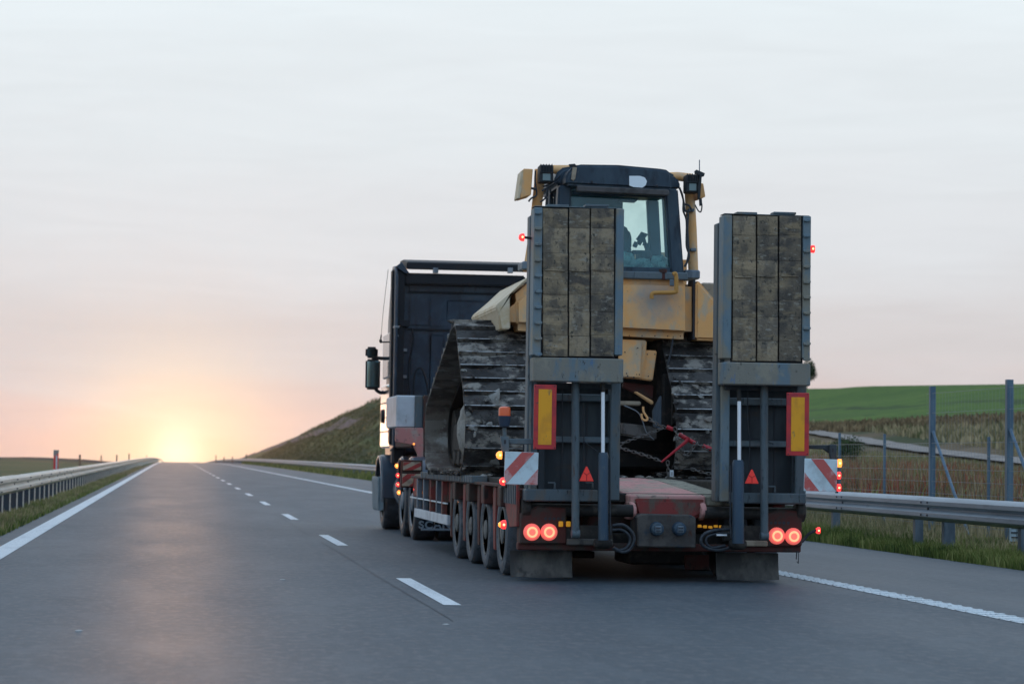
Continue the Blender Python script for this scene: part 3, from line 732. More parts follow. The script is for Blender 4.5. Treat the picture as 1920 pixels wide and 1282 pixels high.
MB().pb(752, 862, 792, 914, 32.24, .06).build('board_backing', REDD, tr, bevel=.004)
def marker(px, py, Y, mat, r=.05, core=True, ax='x'):
    q = P(px, py, Y); m = MB()
    m.lathe((q.x, q.y, q.z), [(-r*.9, r*.15), (-r*.75, r*.6), (-r*.3, r*.95), (0, r), (r*.5, r)], ax, 12)
    o = m.build('marker_lamp', mat, tr, q)
    if core: MB().lathe((q.x, q.y - r*.55, q.z), [(-r*.6, r*.2), (0, r*.42), (r*.3, r*.3)], 'y', 8).build('bulb', HOT, o, (q.x, q.y - r*.5, q.z))
    return o
for px, py, mt in ((744, 873, AMB_B), (746, 891, RED_B), (746, 908, RED_B), (748, 923, AMB_B)):
    marker(px, py, 32.3, mt, .030)
m = MB(); m.tube([P(746, 865, 32.36), P(747, 928, 32.36)], .014, 6); m.build('lamp_bracket', FRAME, tr)
marker(781, 917, 32.1, RED_B, .04, True, 'y')
for px, py, Y in ((792, 923, 31), (822, 931, 29.3), (861, 941, 26.8), (921, 952, 24.2), (776, 832, 33.2)):
    marker(px, py, Y, AMB_B, .014, False, 'y')

# wheels
def tyre_profile(r, wd):
    return [(0, r*.60), (.0, r*.66), (-.012, r*.70), (-.018, r*.84), (-.004, r*.95), (.02, r*.99), (.05, r), (wd-.05, r), (wd-.02, r*.99), (wd, r*.92), (wd, r*.6)]
def wheel(x, y, r, wd, side, parent, mats=(TYRE, RIM), nuts=True):
    """side -1: outer face towards -x"""
    t = thing('wheel', None, None, (0, 0, 0)); t.parent = parent; t.location = Vector((x, y, r)) - world_loc(parent)
    if 'label' in t: del t['label']
    c = Vector((x, y, r)); s_ = 1 if side < 0 else -1
    m = MB(); m.lathe(c, [(s_*a, b) for a, b in tyre_profile(r, wd)], 'x', 40); m.build('tyre', mats[0], t, c)
    m = MB(); m.lathe(c, [(s_*(.025), r*.42), (s_*.04, r*.50), (s_*.02, r*.575), (s_*-.004, r*.60), (s_*-.012, r*.635), (s_*.0, r*.65)], 'x', 32); 
    m.lathe(c, [(s_*-.02, r*.16), (s_*-.01, r*.24), (s_*.02, r*.28), (s_*.024, r*.42)], 'x', 20)
    for k in range(8):
        a = k*math.pi/4; m.lathe(c + Vector((s_*.03, math.cos(a)*r*.34, math.sin(a)*r*.34)), [(-.02*1, .014), (.03, .016)], 'x', 6)
    m.build('rim', mats[1], t, c)
    return t
def wheel_set(x, ys, r, wd, side, parent, mats=(TYRE, RIM)):
    t0 = None
    for y in ys:
        if t0 is None: t0 = wheel(x, y, r, wd, side, parent, mats)
        else: copy_tree(t0, Vector((x, y, r)) - world_loc(parent), parent)
WY = [23.15, 24.4, 25.65, 26.9]
wheel_set(TL + .04, WY, .395, .24, -1, tr); wheel_set(TL + .34, WY, .395, .24, -1, tr)
wheel_set(TRR - .04, WY, .395, .24, 1, tr); wheel_set(TRR - .34, WY, .395, .24, 1, tr)
for y in WY: MB().lathe((CX, y, .42), [(-1.0, .07), (1.0, .07)], 'x', 10).build('axle', GRIME, tr, (CX, y, .42))
# red wheel brackets and little mud guards between the wheels, left side
for i, y in enumerate(WY):
    for x0 in (TL + .02, TRR - .30):
        m = MB(); m.prism([(y + .42, .22), (y + .52, .22), (y + .60, .55), (y + .60, .84), (y + .38, .84), (y + .42, .6)], 'x', x0, x0 + .28); m.build('wheel_bracket', REDP if i % 2 == 0 else REDD, tr, bevel=.008)
    m = MB(); m.box(TL - .04, TL + .12, y - .40, y - .16, .66, .85); m.build('bracket_box', REDD, tr, bevel=.01)
# rear corner plate on the left with vertical ribs
m = MB(); m.prism([(21.95, .50), (21.95, .88), (22.8, .88), (22.8, .72), (22.4, .48)], 'x', TL + .00, TL + .03); m.build('corner_plate', REDP, tr, bevel=.004)
for k in range(7):
    y = 22.0 + k*.115; MB().box(TL - .012, TL + .002, y, y + .045, .70, .875).build('corner_rib', FRAME, tr)
# ---- rear face
m = MB(); m.pprism([(975, 962), (1010, 948), (1062, 952), (1062, 1019), (975, 1019)], YR, .22); m.build('lamp_panel', REDD, tr, bevel=.012)
m = MB(); m.pprism([(1438, 962), (1462, 955), (1504, 958), (1504, 1024), (1438, 1024)], YR, .22); m.build('lamp_panel', REDD, tr, bevel=.012)
MB().pb(971, 1019, 1502, 1033, YR + .05, .12).build('bumper_beam', REDD, tr, bevel=.01)
MB().pb(975, 1000, 1500, 1020, YR + .25, .10).build('rear_cross_member', GRIME, tr, bevel=.01)
MB().pb(985, 925, 1505, 943, YR + .34, .3).build('rear_cross_beam', GRIME, tr, bevel=.01)
for k in range(5):
    for b0 in (1023, 1446):
        q = P(b0 + k*8, 972 if b0 < 1100 else 980, YR - .001); MB().lathe(q, [(-.002, .015), (.004, .015)], 'y', 8).build('hole_plug', DARK, tr, q)
def taillight(px, py):
    q = P(px, py, YR); r = 16.2 * YR / FPX
    m = MB(); m.lathe(q, [(-.035, r*.2), (-.034, r*.55), (-.028, r*.86), (-.012, r), (.02, r)], 'y', 28); o = m.build('tail_lamp', RED_L, tr, q)
    m = MB(); rr = r * .52; n = 28; vs = []; fs = []
    for k in range(n):
        a = 2*math.pi*k/n
        for j in range(6):
            b = 2*math.pi*j/6; q2 = rr + .010*math.cos(b)
            vs.append((q.x + q2*math.cos(a), q.y - .038 - .007*math.sin(b), q.z + q2*math.sin(a)))
    for k in range(n):
        for j in range(6): fs.append((k*6+j, k*6+(j+1)%6, ((k+1)%n)*6+(j+1)%6, ((k+1)%n)*6+j))
    m.add(vs, fs); m.build('light_ring', RED_RING, o, q)
    MB().lathe((q.x, q.y - .036, q.z), [(-.006, r*.30), (0, r*.36)], 'y', 18).build('lens_core', RED_HOT, o, q)
for px, py in ((997, 997), (1029, 997), (1456, 1004), (1487, 1005)): taillight(px, py)
for px in (1052, 1066): 
    q = P(px, 982, YR - .03); MB().box(q.x-.02, q.x+.02, q.y, q.y+.03, q.z-.025, q.z+.025).build('amber_reflector', AMBD, tr, q, bevel=.006)
for k, px in enumerate(range(1312, 1362, 10)):
    q = P(px, 986 + (k % 3), YR + .1); MB().box(q.x-.017, q.x+.019, q.y, q.y+.02, q.z-.012, q.z+.012).build('amber_reflector', AMBD, tr, q, bevel=.004, jitter=.003)
# mud flaps
def flap(a, b, c, d, dy):
    m = MB(); nx = 8; nz_ = 4; vs = []; fs = []
    x0, x1 = PX(a, (b+d)/2, 22.1), PX(c, (b+d)/2, 22.1); z1, z0 = PZ((a+c)/2, b, 22.1), PZ((a+c)/2, d, 22.1)
    for t in (0, .012):
        for j in range(nz_+1):
            for i in range(nx+1):
                u, w_ = i/nx, j/nz_
                vs.append((x0 + (x1-x0)*u, 22.1 + t - dy*(w_**1.6) + .02*math.sin(u*5+w_*2), z1 + (z0-z1)*w_ + (.004*math.sin(u*9) if j == nz_ else 0)))
    o = (nx+1)*(nz_+1)
    for j in range(nz_):
        for i in range(nx):
            k = j*(nx+1)+i; fs += [(k, k+1, k+nx+2, k+nx+1), (o+k+nx+1, o+k+nx+2, o+k+1, o+k)]
    for i in range(nx): k = nz_*(nx+1)+i; fs.append((k, k+1, o+k+1, o+k)); fs.append((i+1, i, o+i, o+i+1))
    for j in range(nz_): k = j*(nx+1); fs.append((k+nx+1, k, o+k, o+k+nx+1)) ; k += nx; fs.append((k, k+nx+1, o+k+nx+1, o+k))
    m.add(vs, fs); m.build('mudflap', DUSTF, tr)
flap(956, 1032, 1071, 1081, .10); flap(1342, 1036, 1458, 1086, .08)
# tow block
m = MB(); m.pprism([(1195, 968), (1206, 963), (1296, 965), (1305, 970), (1305, 1027), (1195, 1025)], YR - .1, .35); m.build('tow_block', M('rusty_tow_block', (.055, .048, .044), .75, .2, layers=[((8, 8, 8), (.085, .075, .066), .42, .62, 7), ((14, 14, 5), (.07, .025, .015), .58, .70, 6), ((6, 6, 6), (.03, .045, .06), .56, .7, 5)], bump=(40, .5, .006)), tr, bevel=.012)
for px in (1231, 1273):
    q = P(px, 991, YR - .1); m = MB(); m.lathe(q, [(-.07, .045), (-.06, .058), (-.01, .062), (.01, .07)], 'y', 18); o = m.build('coupling', DBLUE, tr, q)
    m = MB(); m.box(q.x-.032, q.x+.032, q.y-.082, q.y-.068, q.z-.035, q.z+.03); m.build('coupling_cap', GALP, o, q, bevel=.008)
    for dz in (-.015, .01): MB().box(q.x-.02, q.x+.02, q.y-.09, q.y-.081, q.z+dz-.004, q.z+dz+.004).build('cap_rib', DARK, o, q)
m = MB(); m.pprism([(1186, 938), (1196, 934), (1318, 936), (1326, 940), (1318, 966), (1296, 975), (1205, 975), (1194, 966)], YR + .12, .5); m.build('hinge_housing', REDP, tr, bevel=.03, seg=2)
for px, py in ((1187, 957), (1319, 958)):
    m = MB(); m.prism([(PX(px-5, py, 21.98), 0), (PX(px+5, py, 21.98), 0)] and [(21.92 + .16*(1-math.cos(a)), PZ(px, py, 22) + .085*math.sin(a)) for a in [k*math.pi/5 - math.pi/2 for k in range(6)]] + [(22.4, PZ(px, py, 22)+.085), (22.4, PZ(px, py, 22)-.085)], 'x', PX(px-5, py, 21.98), PX(px+5, py, 21.98)); m.build('hinge_ear', PINK, tr, bevel=.01)
# ramp pivot shafts and end drums
for a, b, py in ((988, 1186, 955), (1320, 1500, 961)):
    p, q = P(a, py, YR + .08), P(b, py + .6, YR + .08)
    m = MB(); m.lathe(p, [(0, .058), (q.x-p.x, .058)], 'x', 18); m.build('pivot_shaft', GRIME, tr)
for px, py in ((986, 953), (1500, 958)):
    p = P(px, py, YR + .08); m = MB(); m.lathe(p, [(-.05, .08), (-.04, .10), (.03, .10), (.04, .08)], 'x', 20); m.build('shaft_drum', GRIME, tr, p)
for a, b in ((1055, 1150), (1355, 1436)):
    MB().pb(a, 985, b, 1015, YR + .02, .12).build('cylinder_bracket', GRIME, tr, bevel=.01)
MB().pb(1063, 1010, 1150, 1022, YR - .02, .06).build('step_bar', M('worn_bar', (.11, .10, .085), .6, .3, layers=[((9, 9, 9), (.05, .045, .04), .45, .65, 6)]), tr, bevel=.01)
MB().pb(1395, 1013, 1440, 1024, YR - .02, .06).build('step_bar', BEI, tr, bevel=.01)
# hydraulic hoses
def pixpath(pts, Y): return [P(a, b, Y + (c[0] if c else 0)) for a, b, *c in pts]
def smooth(pts, n=6):
    pts = [Vector(p) for p in pts]; out = []
    for i in range(len(pts)-1):
        p0, p1, p2, p3 = pts[max(i-1,0)], pts[i], pts[i+1], pts[min(i+2, len(pts)-1)]
        for k in range(n):
            t = k/n; out.append(.5*((2*p1)+(p2-p0)*t+(2*p0-5*p1+4*p2-p3)*t*t+(3*p1-p0-3*p2+p3)*t**3))
    return out + [pts[-1]]
HOSE = M('hydraulic_hose', (.022, .026, .032), .45, layers=[((20, 20, 20), (.05, .055, .06), .5, .7, 5)])
for pts, r in (([(1148, 985), (1168, 984), (1184, 996), (1189, 1012), (1180, 1030), (1166, 1034), (1150, 1026)], .016),
               ([(1148, 993), (1165, 993), (1178, 1002), (1181, 1015), (1172, 1028), (1155, 1032)], .014),
               ([(1370, 992), (1345, 993), (1322, 1000), (1314, 1013), (1322, 1025), (1345, 1031), (1368, 1026)], .016),
               ([(1372, 1000), (1348, 1000), (1328, 1005), (1324, 1016), (1335, 1026), (1360, 1022)], .013)):
    m = MB(); m.tube(smooth(pixpath(pts, YR - .12)), r, 8); m.build('hydraulic_hose', HOSE, tr)
MB().pb(1344, 1001, 1363, 1004, YR - .16, .02).build('hose_clip', CHROME, tr)
for px, py in ((1130, 1018), (1383, 1020)):
    q = P(px-16, py, YR - .14); m = MB(); m.lathe(q, [(0, .03), (.02, .045), (.035, .05), (.12, .05), (.14, .045), (.16, .03)], 'x', 16); m.build('cylinder_knuckle', GRIME, tr, q)
# things under the rear
MB().pb(1075, 1033, 1115, 1046, 23.3, .4).build('under_bracket', GRIME, tr, bevel=.01)
MB().pb(1180, 1027, 1320, 1058, 22.8, .8).build('under_box', GRIME, tr, bevel=.02)
MB().pb(1285, 1040, 1330, 1068, 22.7, .05).build('under_plate', REDD, tr, bevel=.006)
MB().lathe((CX - .1, 24, .30), [(-.9, .05), (.9, .05)], 'x', 10).build('brace_bar', GRIME, tr)
m = MB(); m.box(CX-.6, CX+.6, 26.5, 32.5, .25, .46); m.build('under_tank', GRIME, tr, bevel=.02)
MB().box(TL+.25, TRR-.25, 31.2, 31.3, .25, .8).build('front_bulkhead', GRIME, tr)

# ---- ramps
def pbx(name, a, b, c, d, Y, dep, mat, parent, bevel=.006, **k):
    m = MB(); m.pb(a, b, c, d, Y, dep); return m.build(name, mat, parent, P((a+c)/2, (b+d)/2, Y), bevel=bevel, **k)
def rail_lamp(): pass
def ramp(o, cols, top, bot, fx0, fx1, ftop, fbot, teeth, mirror):
    q = P((fx0+fx1)/2, 938, 21.9)
    rp = bpy.data.objects.new('loading_ramp', None); COL.objects.link(rp); rp.parent = tr; rp.location = q - world_loc(tr)
    rp['label'] = 'left raised loading ramp with timber boards' if not mirror else 'right raised loading ramp with timber boards'
    Yp = 21.55
    # frame of the folded tip section, boards face the camera
    xl, xr = cols[0][0], cols[-1][1]
    dy = .035
    # dark tray behind the boards
    pbx('tray', xl - 3, top - 2, xr + 3, bot + 20, Yp + .055, .02, DARK, rp, 0)
    pbx('frame_bar', fx0, ftop + 1, xl - 2, fbot - 50, Yp, .20, BLUE, rp, .008)
    pbx('frame_bar', xr + 2, ftop + 3, fx1, fbot - 50, Yp, .20, BLUE, rp, .008)
    pbx('frame_plate', fx0, bot + 3, fx1, fbot, Yp - .004, .22, BROWNB, rp, .010)
    pbx('frame_bar', fx0 + 2, ftop, fx1 - 2, top - 1.5, Yp + .01, .18, FRAME, rp, .004)
    for a, b in ((cols[0][0] + 8, cols[0][1] + 2), (cols[2][0] - 10, cols[2][1] - 10)):
        pbx('end_tab', a, ftop - 4.5, b, ftop, Yp + .02, .14, FRAME, rp, .004)
    # hooked teeth along one side
    tx0, tx1 = teeth; n = 10; hstep = (bot - top) / (n - .6)
    for k in range(n):
        y = top + 8 + k * hstep
        if y > bot: break
        m = MB(); a, b = P(tx0, y, Yp), P(tx1, y, Yp)
        m.prism([(a.x, a.z + .012), (b.x, b.z + .012), (b.x, b.z - .010), ((a.x+b.x)/2, b.z - .018), (a.x, b.z - .012)], 'y', Yp - .028, Yp - .001); m.build('ramp_tooth', BLUE, rp, a, bevel=.004)
    # boards: three columns, each cut into short boards
    for ci, (a, b) in enumerate(cols):
        nb = 7; edge = [top + (bot - top) * i / nb + ((4, -3, 5, -2, 3, -4, 1)[i] + R.uniform(-1.2, 1.2) if 0 < i < nb else 0) for i in range(nb + 1)]
        for i in range(nb):
            dep = R.uniform(0, .006); x0, x1 = a + .4 + R.uniform(0, .5), b - .4 - R.uniform(0, .5)
            m = MB(); mx = (x0+x1)/2; za, zb = PZ(mx, edge[i], Yp), PZ(mx, edge[i+1] - .45, Yp)
            X0, X1 = PX(x0, (edge[i]+edge[i+1])/2, Yp), PX(x1, (edge[i]+edge[i+1])/2, Yp)
            nx, nz_ = 4, 4; vs = []; fs = []
            for j in range(nz_+1):
                for i2 in range(nx+1):
                    ed = j in (0, nz_) or i2 in (0, nx)
                    vs.append((X0+(X1-X0)*i2/nx, Yp + dep + (.004 if ed else R.uniform(-.006, .003)), zb+(za-zb)*j/nz_))
            for j in range(nz_):
                for i2 in range(nx): c = j*(nx+1)+i2; fs.append((c, c+1, c+nx+2, c+nx+1))
            ring = [i2 for i2 in range(nx+1)] + [(j*(nx+1)+nx) for j in range(1, nz_+1)] + [nz_*(nx+1)+i2 for i2 in range(nx-1, -1, -1)] + [j*(nx+1) for j in range(nz_-1, 0, -1)]
            b0 = len(vs); vs += [(vs[r_][0], Yp + .05, vs[r_][2]) for r_ in ring]; L_ = len(ring)
            for r_ in range(L_): fs.append((ring[r_], b0 + r_, b0 + (r_+1) % L_, ring[(r_+1) % L_]))
            m.add(vs, fs); m.build('board', WOODS[(ci*2 + i*(ci+1) + (1 if mirror else 0)) % 3 if R.random() < .5 else ci % 3], rp, (X0, Yp, zb))
        pbx('mud_ridge', a + 4, edge[3] - 1.2, b - 6, edge[3] + .8, Yp - .006, .012, WOODS[1], rp, .003, jitter=.004)
    return rp
lr = ramp(None, [(1018, 1065), (1067, 1106), (1108, 1152)], 391, 668, 1000, 1169, 388, 716, (1002, 1016), False)
rr_ = ramp(None, [(1374, 1418), (1420, 1459), (1461, 1503)], 405, 677, 1356, 1520, 402, 722, (1505, 1519), True)
def ramp_base(rp, side):
    """lower ramp half: channel frame, plate, cross bars, push rod and cylinder"""
    if side == 0:
        X = dict(l0=990, l1=1010, r0=1144, r1=1163, top=404, bot=938, plate=(1006, 724, 1146, 925), bars=((738, 752), (818, 830)), lb=(984, 917, 1122, 940), lb2=(1144, 722, 1163, 936))
    else:
        X = dict(l0=1343, l1=1358, r0=1492, r1=1512, top=418, bot=940, plate=(1360, 728, 1496, 930), bars=((746, 760), (826, 838)), lb=(1364, 924, 1512, 944), lb2=(1343, 640, 1366, 940))
    Yb = 21.86
    pbx('side_channel', X['l0'], X['top'], X['l1'], X['bot'], Yb, .16, FRAME, rp, .008)
    pbx('side_channel', X['r0'], 700, X['r1'], X['bot'] - (0 if side == 0 else 2), Yb - .03, .18, FRAME, rp, .01)
    if side == 0: pbx('channel_lip', 994, 404, 998, 930, Yb - .012, .01, BLUE, rp, .002); pbx('outer_flange', 1010, 715, 1022, 930, Yb + .01, .10, PLATE, rp, .004)
    if side == 1: pbx('channel_lip', 1351, 412, 1360, 722, Yb - .10, .09, FRAME, rp, .004); pbx('inner_channel', 1352, 722, 1368, 940, Yb - .06, .14, BLUE, rp, .008)
    a, b, c, d = X['plate']; pbx('back_plate', a, b, c, d, Yb + .12, .015, PLATE, rp, .003)
    w3 = (c - a) / 3
    for k in (1, 2): pbx('plate_seam', a + k*w3, b + 30, a + k*w3 + 1.6, d, Yb + .113, .006, DARK, rp, 0)
    for (y0, y1) in X['bars']: pbx('cross_bar', a, y0, c, y1, Yb + .02, .08, FRAME, rp, .01)
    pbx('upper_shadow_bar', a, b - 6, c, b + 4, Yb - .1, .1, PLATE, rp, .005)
    a, b, c, d = X['lb']; pbx('lower_beam', a, b, c, d, Yb - .04, .16, FRAME, rp, .012)
    for px in ((1035, 1106) if side == 0 else (1448, 1500)):
        pbx('latch', px-7, b-14, px+6, b-11, Yb, .03, FRAME, rp, .002); pbx('latch', px+4, b-12, px+7, b-1, Yb, .03, FRAME, rp, .002)
    # push rod, hydraulic ram
    if side == 0: rod, cyl, tx = (1079, 716, 1000, .0365), (1131, 848, 1012, .047), (1130.5, 735, 850)
    else: rod, cyl, tx = (1433, 722, 1004, .0365), (1384, 862, 1018, .054), (1386, 752, 862)
    Yc = 21.62
    m = MB(); m.tube([P(rod[0], rod[1], Yc + .1), P(rod[0], rod[2], Yc + .1)], rod[3], 16); m.build('push_rod', FRAME, rp)
    q = P(rod[0], rod[2], Yc + .1); m = MB(); m.lathe((q.x-.04, q.y, q.z), [(0, .03), (.005, .042), (.075, .042), (.08, .03)], 'x', 16); m.build('rod_eye', FRAME, rp, q)
    m = MB(); m.tube([P(tx[0], tx[1], Yc), P(tx[0], tx[2], Yc)], .0175, 12); m.build('ram_rod', CHROME, rp)
    m = MB(); m.tube([P(tx[0] + (0 if side == 0 else -1), tx[1] - 22, Yc + .02), P(tx[0], tx[1], Yc)], .02, 10); m.build('ram_clevis', GRIME, rp)
    m = MB(); m.tube([P(cyl[0], cyl[1], Yc), P(cyl[0], cyl[1] + 5, Yc), P(cyl[0], cyl[2], Yc)], [cyl[3]*.8, cyl[3], cyl[3]], 18); m.build('ram_barrel', DBLUE, rp)
    m = MB(); m.tube(pixpath([(cyl[0] + (12 if side == 0 else -14), cyl[1] + 10), (cyl[0] + (13 if side == 0 else -15), cyl[2] - 40), (cyl[0] + (14 if side == 0 else -13), cyl[2] - 10)], Yc), .008, 6); m.build('ram_pipe', HOSE, rp)
    # thin cables
    for pts in (([(1055, 728), (1054, 800), (1055, 835), (1053, 862)], [(1094, 755), (1095, 800), (1094, 868)], [(1094, 826), (1108, 838), (1120, 846)]) if side == 0 else ([(1402, 725), (1402, 790), (1406, 822), (1404, 882)], [(1487, 730), (1487, 905)], [(1404, 824), (1420, 822), (1450, 832)])):
        m = MB(); m.tube(smooth(pixpath(pts, Yb + .0)), .005, 5); m.build('cable', HOSE, rp)
ramp_base(lr, 0); ramp_base(rr_, 1)
pbx('hinge_web', 1350, 900, 1362, 930, 22.0, .3, PLATE, rr_)
# bent torn bracket on the right ramp
m = MB(); m.tube(smooth(pixpath([(1341, 664), (1350, 662), (1356, 655)], 21.8)), .008, 5); m.build('bent_strip', FRAME, rr_)
def refboard(a, b, c, d, lab):
    Y = 21.42; o = pbx('reflective_board', a, b, c, d, Y, .02, REFR, tr, .004); o['label'] = lab
    bw = 8.5; pbx('orange_panel', a + bw, b + bw, c - bw, d - bw, Y - .003, .003, REFO, o, .001)
    for px, py in ((a+3, b+3), (c-3, b+3), (a+3, d-3), (c-3, d-3)):
        q = P(px, py, Y - .006); MB().lathe(q, [(0, .005), (.006, .006)], 'y', 6).build('screw', DARK, o, q)
refboard(1001, 721, 1043, 842, 'red bordered orange reflective board on the left ramp')
refboard(1475, 736, 1517, 854, 'red bordered orange reflective board on the right ramp, scratched')
for px, py, hh in ((1100, 888, 28), (1410, 893, 27)):
    q = P(px, py, 21.7); h = hh * 21.7 / FPX
    tri = [(q.x - h*.5, q.z - h/2), (q.x + h*.5, q.z - h/2), (q.x + .006, q.z + h/2), (q.x - .006, q.z + h/2)]
    m = MB(); m.prism(tri, 'y', 21.7, 21.72); o = m.build('triangle_reflector', TRI, tr, q, bevel=.005)
    m = MB(); m.tube([(q.x, 21.697, q.z - .01), (q.x, 21.697, q.z - h*.45)], .003, 4); m.tube([(q.x, 21.697, q.z - .01), (q.x - .03, 21.697, q.z + .012)], .003, 4); m.tube([(q.x, 21.697, q.z-.01), (q.x + .03, 21.697, q.z + .012)], .003, 4); m.build('facet_line', REFR, o, q)['kind'] = 'stuff'
# outer striped boards with their arms
b_ = stripes('warning_board', (946, 847, 1009, 908), 21.35, tr, .25, 2, .42, rot=-.02, phase=.55); b_['label'] = 'red and white striped square board on the left arm'
b_ = stripes('warning_board', (1508, 860, 1570, 921), 21.35, tr, -.25, 2, .42, rot=-.02, phase=.1); b_['label'] = 'red and white striped square board on the right arm'
def arm(pts, Y, mat, name='board_arm'):
    m = MB(); m.pprism(pts, Y, .05); return m.build(name, mat, tr, bevel=.006)
arm([(938, 818), (954, 818), (955, 847), (942, 847)], 21.42, FRAME, 'board_bracket'); arm([(954, 822), (1002, 822), (1002, 833), (954, 832)], 21.47, FRAME)
arm([(1555, 833), (1569, 833), (1569, 862), (1558, 862), (1556, 848)], 21.42, PLATE, 'board_bracket'); arm([(1516, 834), (1556, 834), (1556, 850), (1545, 842), (1516, 841)], 21.47, PLATE)
for px, py in ((947, 828), (1562, 843)):
    m = MB(); q = P(px, py, 21.418); m.prism([(q.x-.012, q.z-.02), (q.x+.012, q.z-.02), (q.x+.012, q.z+.02), (q.x-.012, q.z+.02)], 'y', q.y - .001, q.y + .01); m.build('slot', DARK, tr, q, bevel=.005)
# beacon
q = P(946, 780, 21.44); r = .056
m = MB(); m.lathe(q, [(-.10, .02), (-.09, .045), (-.02, r), (0, r*1.02), (.002, r*1.02)], 'z', 20); o = m.build('beacon_base', NAVY, tr, q)
m = MB(); m.lathe(q, [(.003, r*.96), (.06, r*.95), (.075, r*.9), (.085, r*.6), (.088, .01)], 'z', 20); m.build('beacon_lens', ORG, tr, q)
m = MB(); m.tube([P(946, 800, 21.46), P(946, 819, 21.46)], .018, 8); m.build('beacon_stem', FRAME, tr)
# side marker lamps at the back
marker(937, 853, 21.4, AMB_B, .036); marker(943, 902, 21.38, RED_B, .035); 
q_ = marker(944, 983, 21.7, RED_B, .04); marker(939, 983, 21.7, AMB_B, .026, False)
marker(1573, 868, 21.4, AMB_B, .038); marker(1572, 891, 21.4, RED_B, .034); marker(1572, 914, 21.4, RED_B, .034)
MB().pb(1569, 858, 1572, 924, 21.4, .05).build('lamp_bar', PLATE, tr)
for px, py, bx, by in ((979, 445, 997, 447), (1523, 467, 1518, 466)):
    marker(px, py, 21.7, RED_B, .036); m = MB(); m.tube([P(px + (4 if px < 1000 else -3), py, 21.7), P(bx, by, 21.7)], .013, 6); m.build('lamp_arm', BLACK, tr)
m = MB(); m.tube(smooth(pixpath([(1503, 1016), (1510, 1008), (1517, 1000), (1530, 994)], 21.8)), [.014]*18 + [.02], 8); m.build('rubber_lamp_arm', BLACK, tr)
marker(1534, 994, 21.8, RED_B, .03)
m = MB(); m.tube(pixpath([(1494, 1032), (1493, 1048)], 21.9), .005, 4); m.tube(pixpath([(1497, 1032), (1497, 1056), (1494, 1052)], 21.9), .004, 4); m.build('hanging_wire', HOSE, tr)['kind'] = 'stuff'
m = MB(); m.tube(smooth(pixpath([(1000, 655), (992, 720), (985, 790), (980, 862)], 22.1)), .008, 5); m.build('hanging_cable', HOSE, tr)
# ---------------------------------------------------------------- tractor unit
CABM = M('navy_cab_paint', (.007, .018, .034), .38, .0, coat=.15, spec=.35, layers=[((2.5, 2.5, 2), (.018, .040, .064), .40, .62, 5), ((6, 6, 1.2), (.004, .009, .018), .50, .68, 5)])  # paler blue patches stand in for soft highlights on the panels
CABD = M('black_plastic', (.006, .008, .012), .55, spec=.3)
CHR = M('mirror_glass', (.55, .95, 1.0), .08, 1.0)
SILV = M('silver_fender', (.20, .22, .24), .3, .6, layers=[((4, 4, 4), (.10, .12, .14), .45, .65, 5)])
DFL = M('dark_fender', (.03, .045, .065), .3, coat=.5)
tk = thing('tractor_unit', 'black high roofed lorry tractor unit pulling the low loader', 'truck', (4.5, 36.2, 0))
Yk = 36.4; kl, kr = 3.30, 5.80
zt = PZ(850, 510, Yk); zb = 1.05
# cab shell: walls with real thickness, an outline seen from the side
side = [(Yk, 1.15), (Yk, 3.80), (Yk + .2, 3.84), (38.2, 3.82), (38.55, 3.3), (38.75, 2.2), (38.75, .55), (38.5, .45), (37.9, .45), (37.85, .9), (37.5, 1.12), (37.0, 1.15)]
MB().prism(side, 'x', kl + .06, kr).build('cab_body', CABM, tk, bevel=.05, seg=2)
# pressed panels of the rear wall
def kp(name, a, b, c, d, dep=.02, mat=CABM, bevel=.012, Y=Yk, out=0.0):
    m = MB(); m.pb(a, b, c, d, Y - dep - out, dep); return m.build(name, mat, tk, P((a+c)/2, (b+d)/2, Y), bevel=bevel, seg=2)
kp('wall_panel', 768, 552, 803, 610, .025); kp('wall_panel', 806, 556, 832, 612, .02); kp('wall_panel', 838, 564, 945, 602, .03, bevel=.018); kp('wall_panel', 770, 626, 801, 700, .025); kp('wall_panel', 806, 628, 832, 735, .022); kp('wall_panel', 752, 636, 764, 738, .02)
kp('wall_panel', 838, 636, 900, 738, .02)
kp('wall_seam', 764, 617, 960, 620.5, .035, CABD, .004); kp('wall_seam', 764, 549, 960, 551, .03, CABD, .003)
kp('wall_brow', 768, 534, 965, 548, .05); kp('wall_frame', 756, 556, 765, 735, .03)
# dark corner hardware
kp('rear_pillar', 733, 505, 757, 835, .25, CABD, .02); kp('door_hinge_box', 738, 600, 768, 612, .28, CABD, .01)
for k, (a, b, c, d) in enumerate(((741, 606, 750, 608.5), (741, 628, 748, 630.5))): kp('bright_clip', a, b, c, d, .01, SILV, .002, Yk - .27)
# side air deflector (left and right)
for s_, x0 in ((0, 3.235), (1, 5.80)):
    m = MB(); m.prism([(Yk - .45, 1.25), (Yk - .5, 2.9), (Yk - .45, 3.82), (Yk - .25, 3.98), (Yk + .1, 4.0), (Yk + .1, 1.2)], 'x', x0, x0 + .045); m.build('side_deflector', CABM, tk, bevel=.015)
for z in (3.04,): MB().box(3.225, 3.30, Yk - .52, Yk + .12, z, z + .03).build('deflector_gap_trim', SILV, tk)
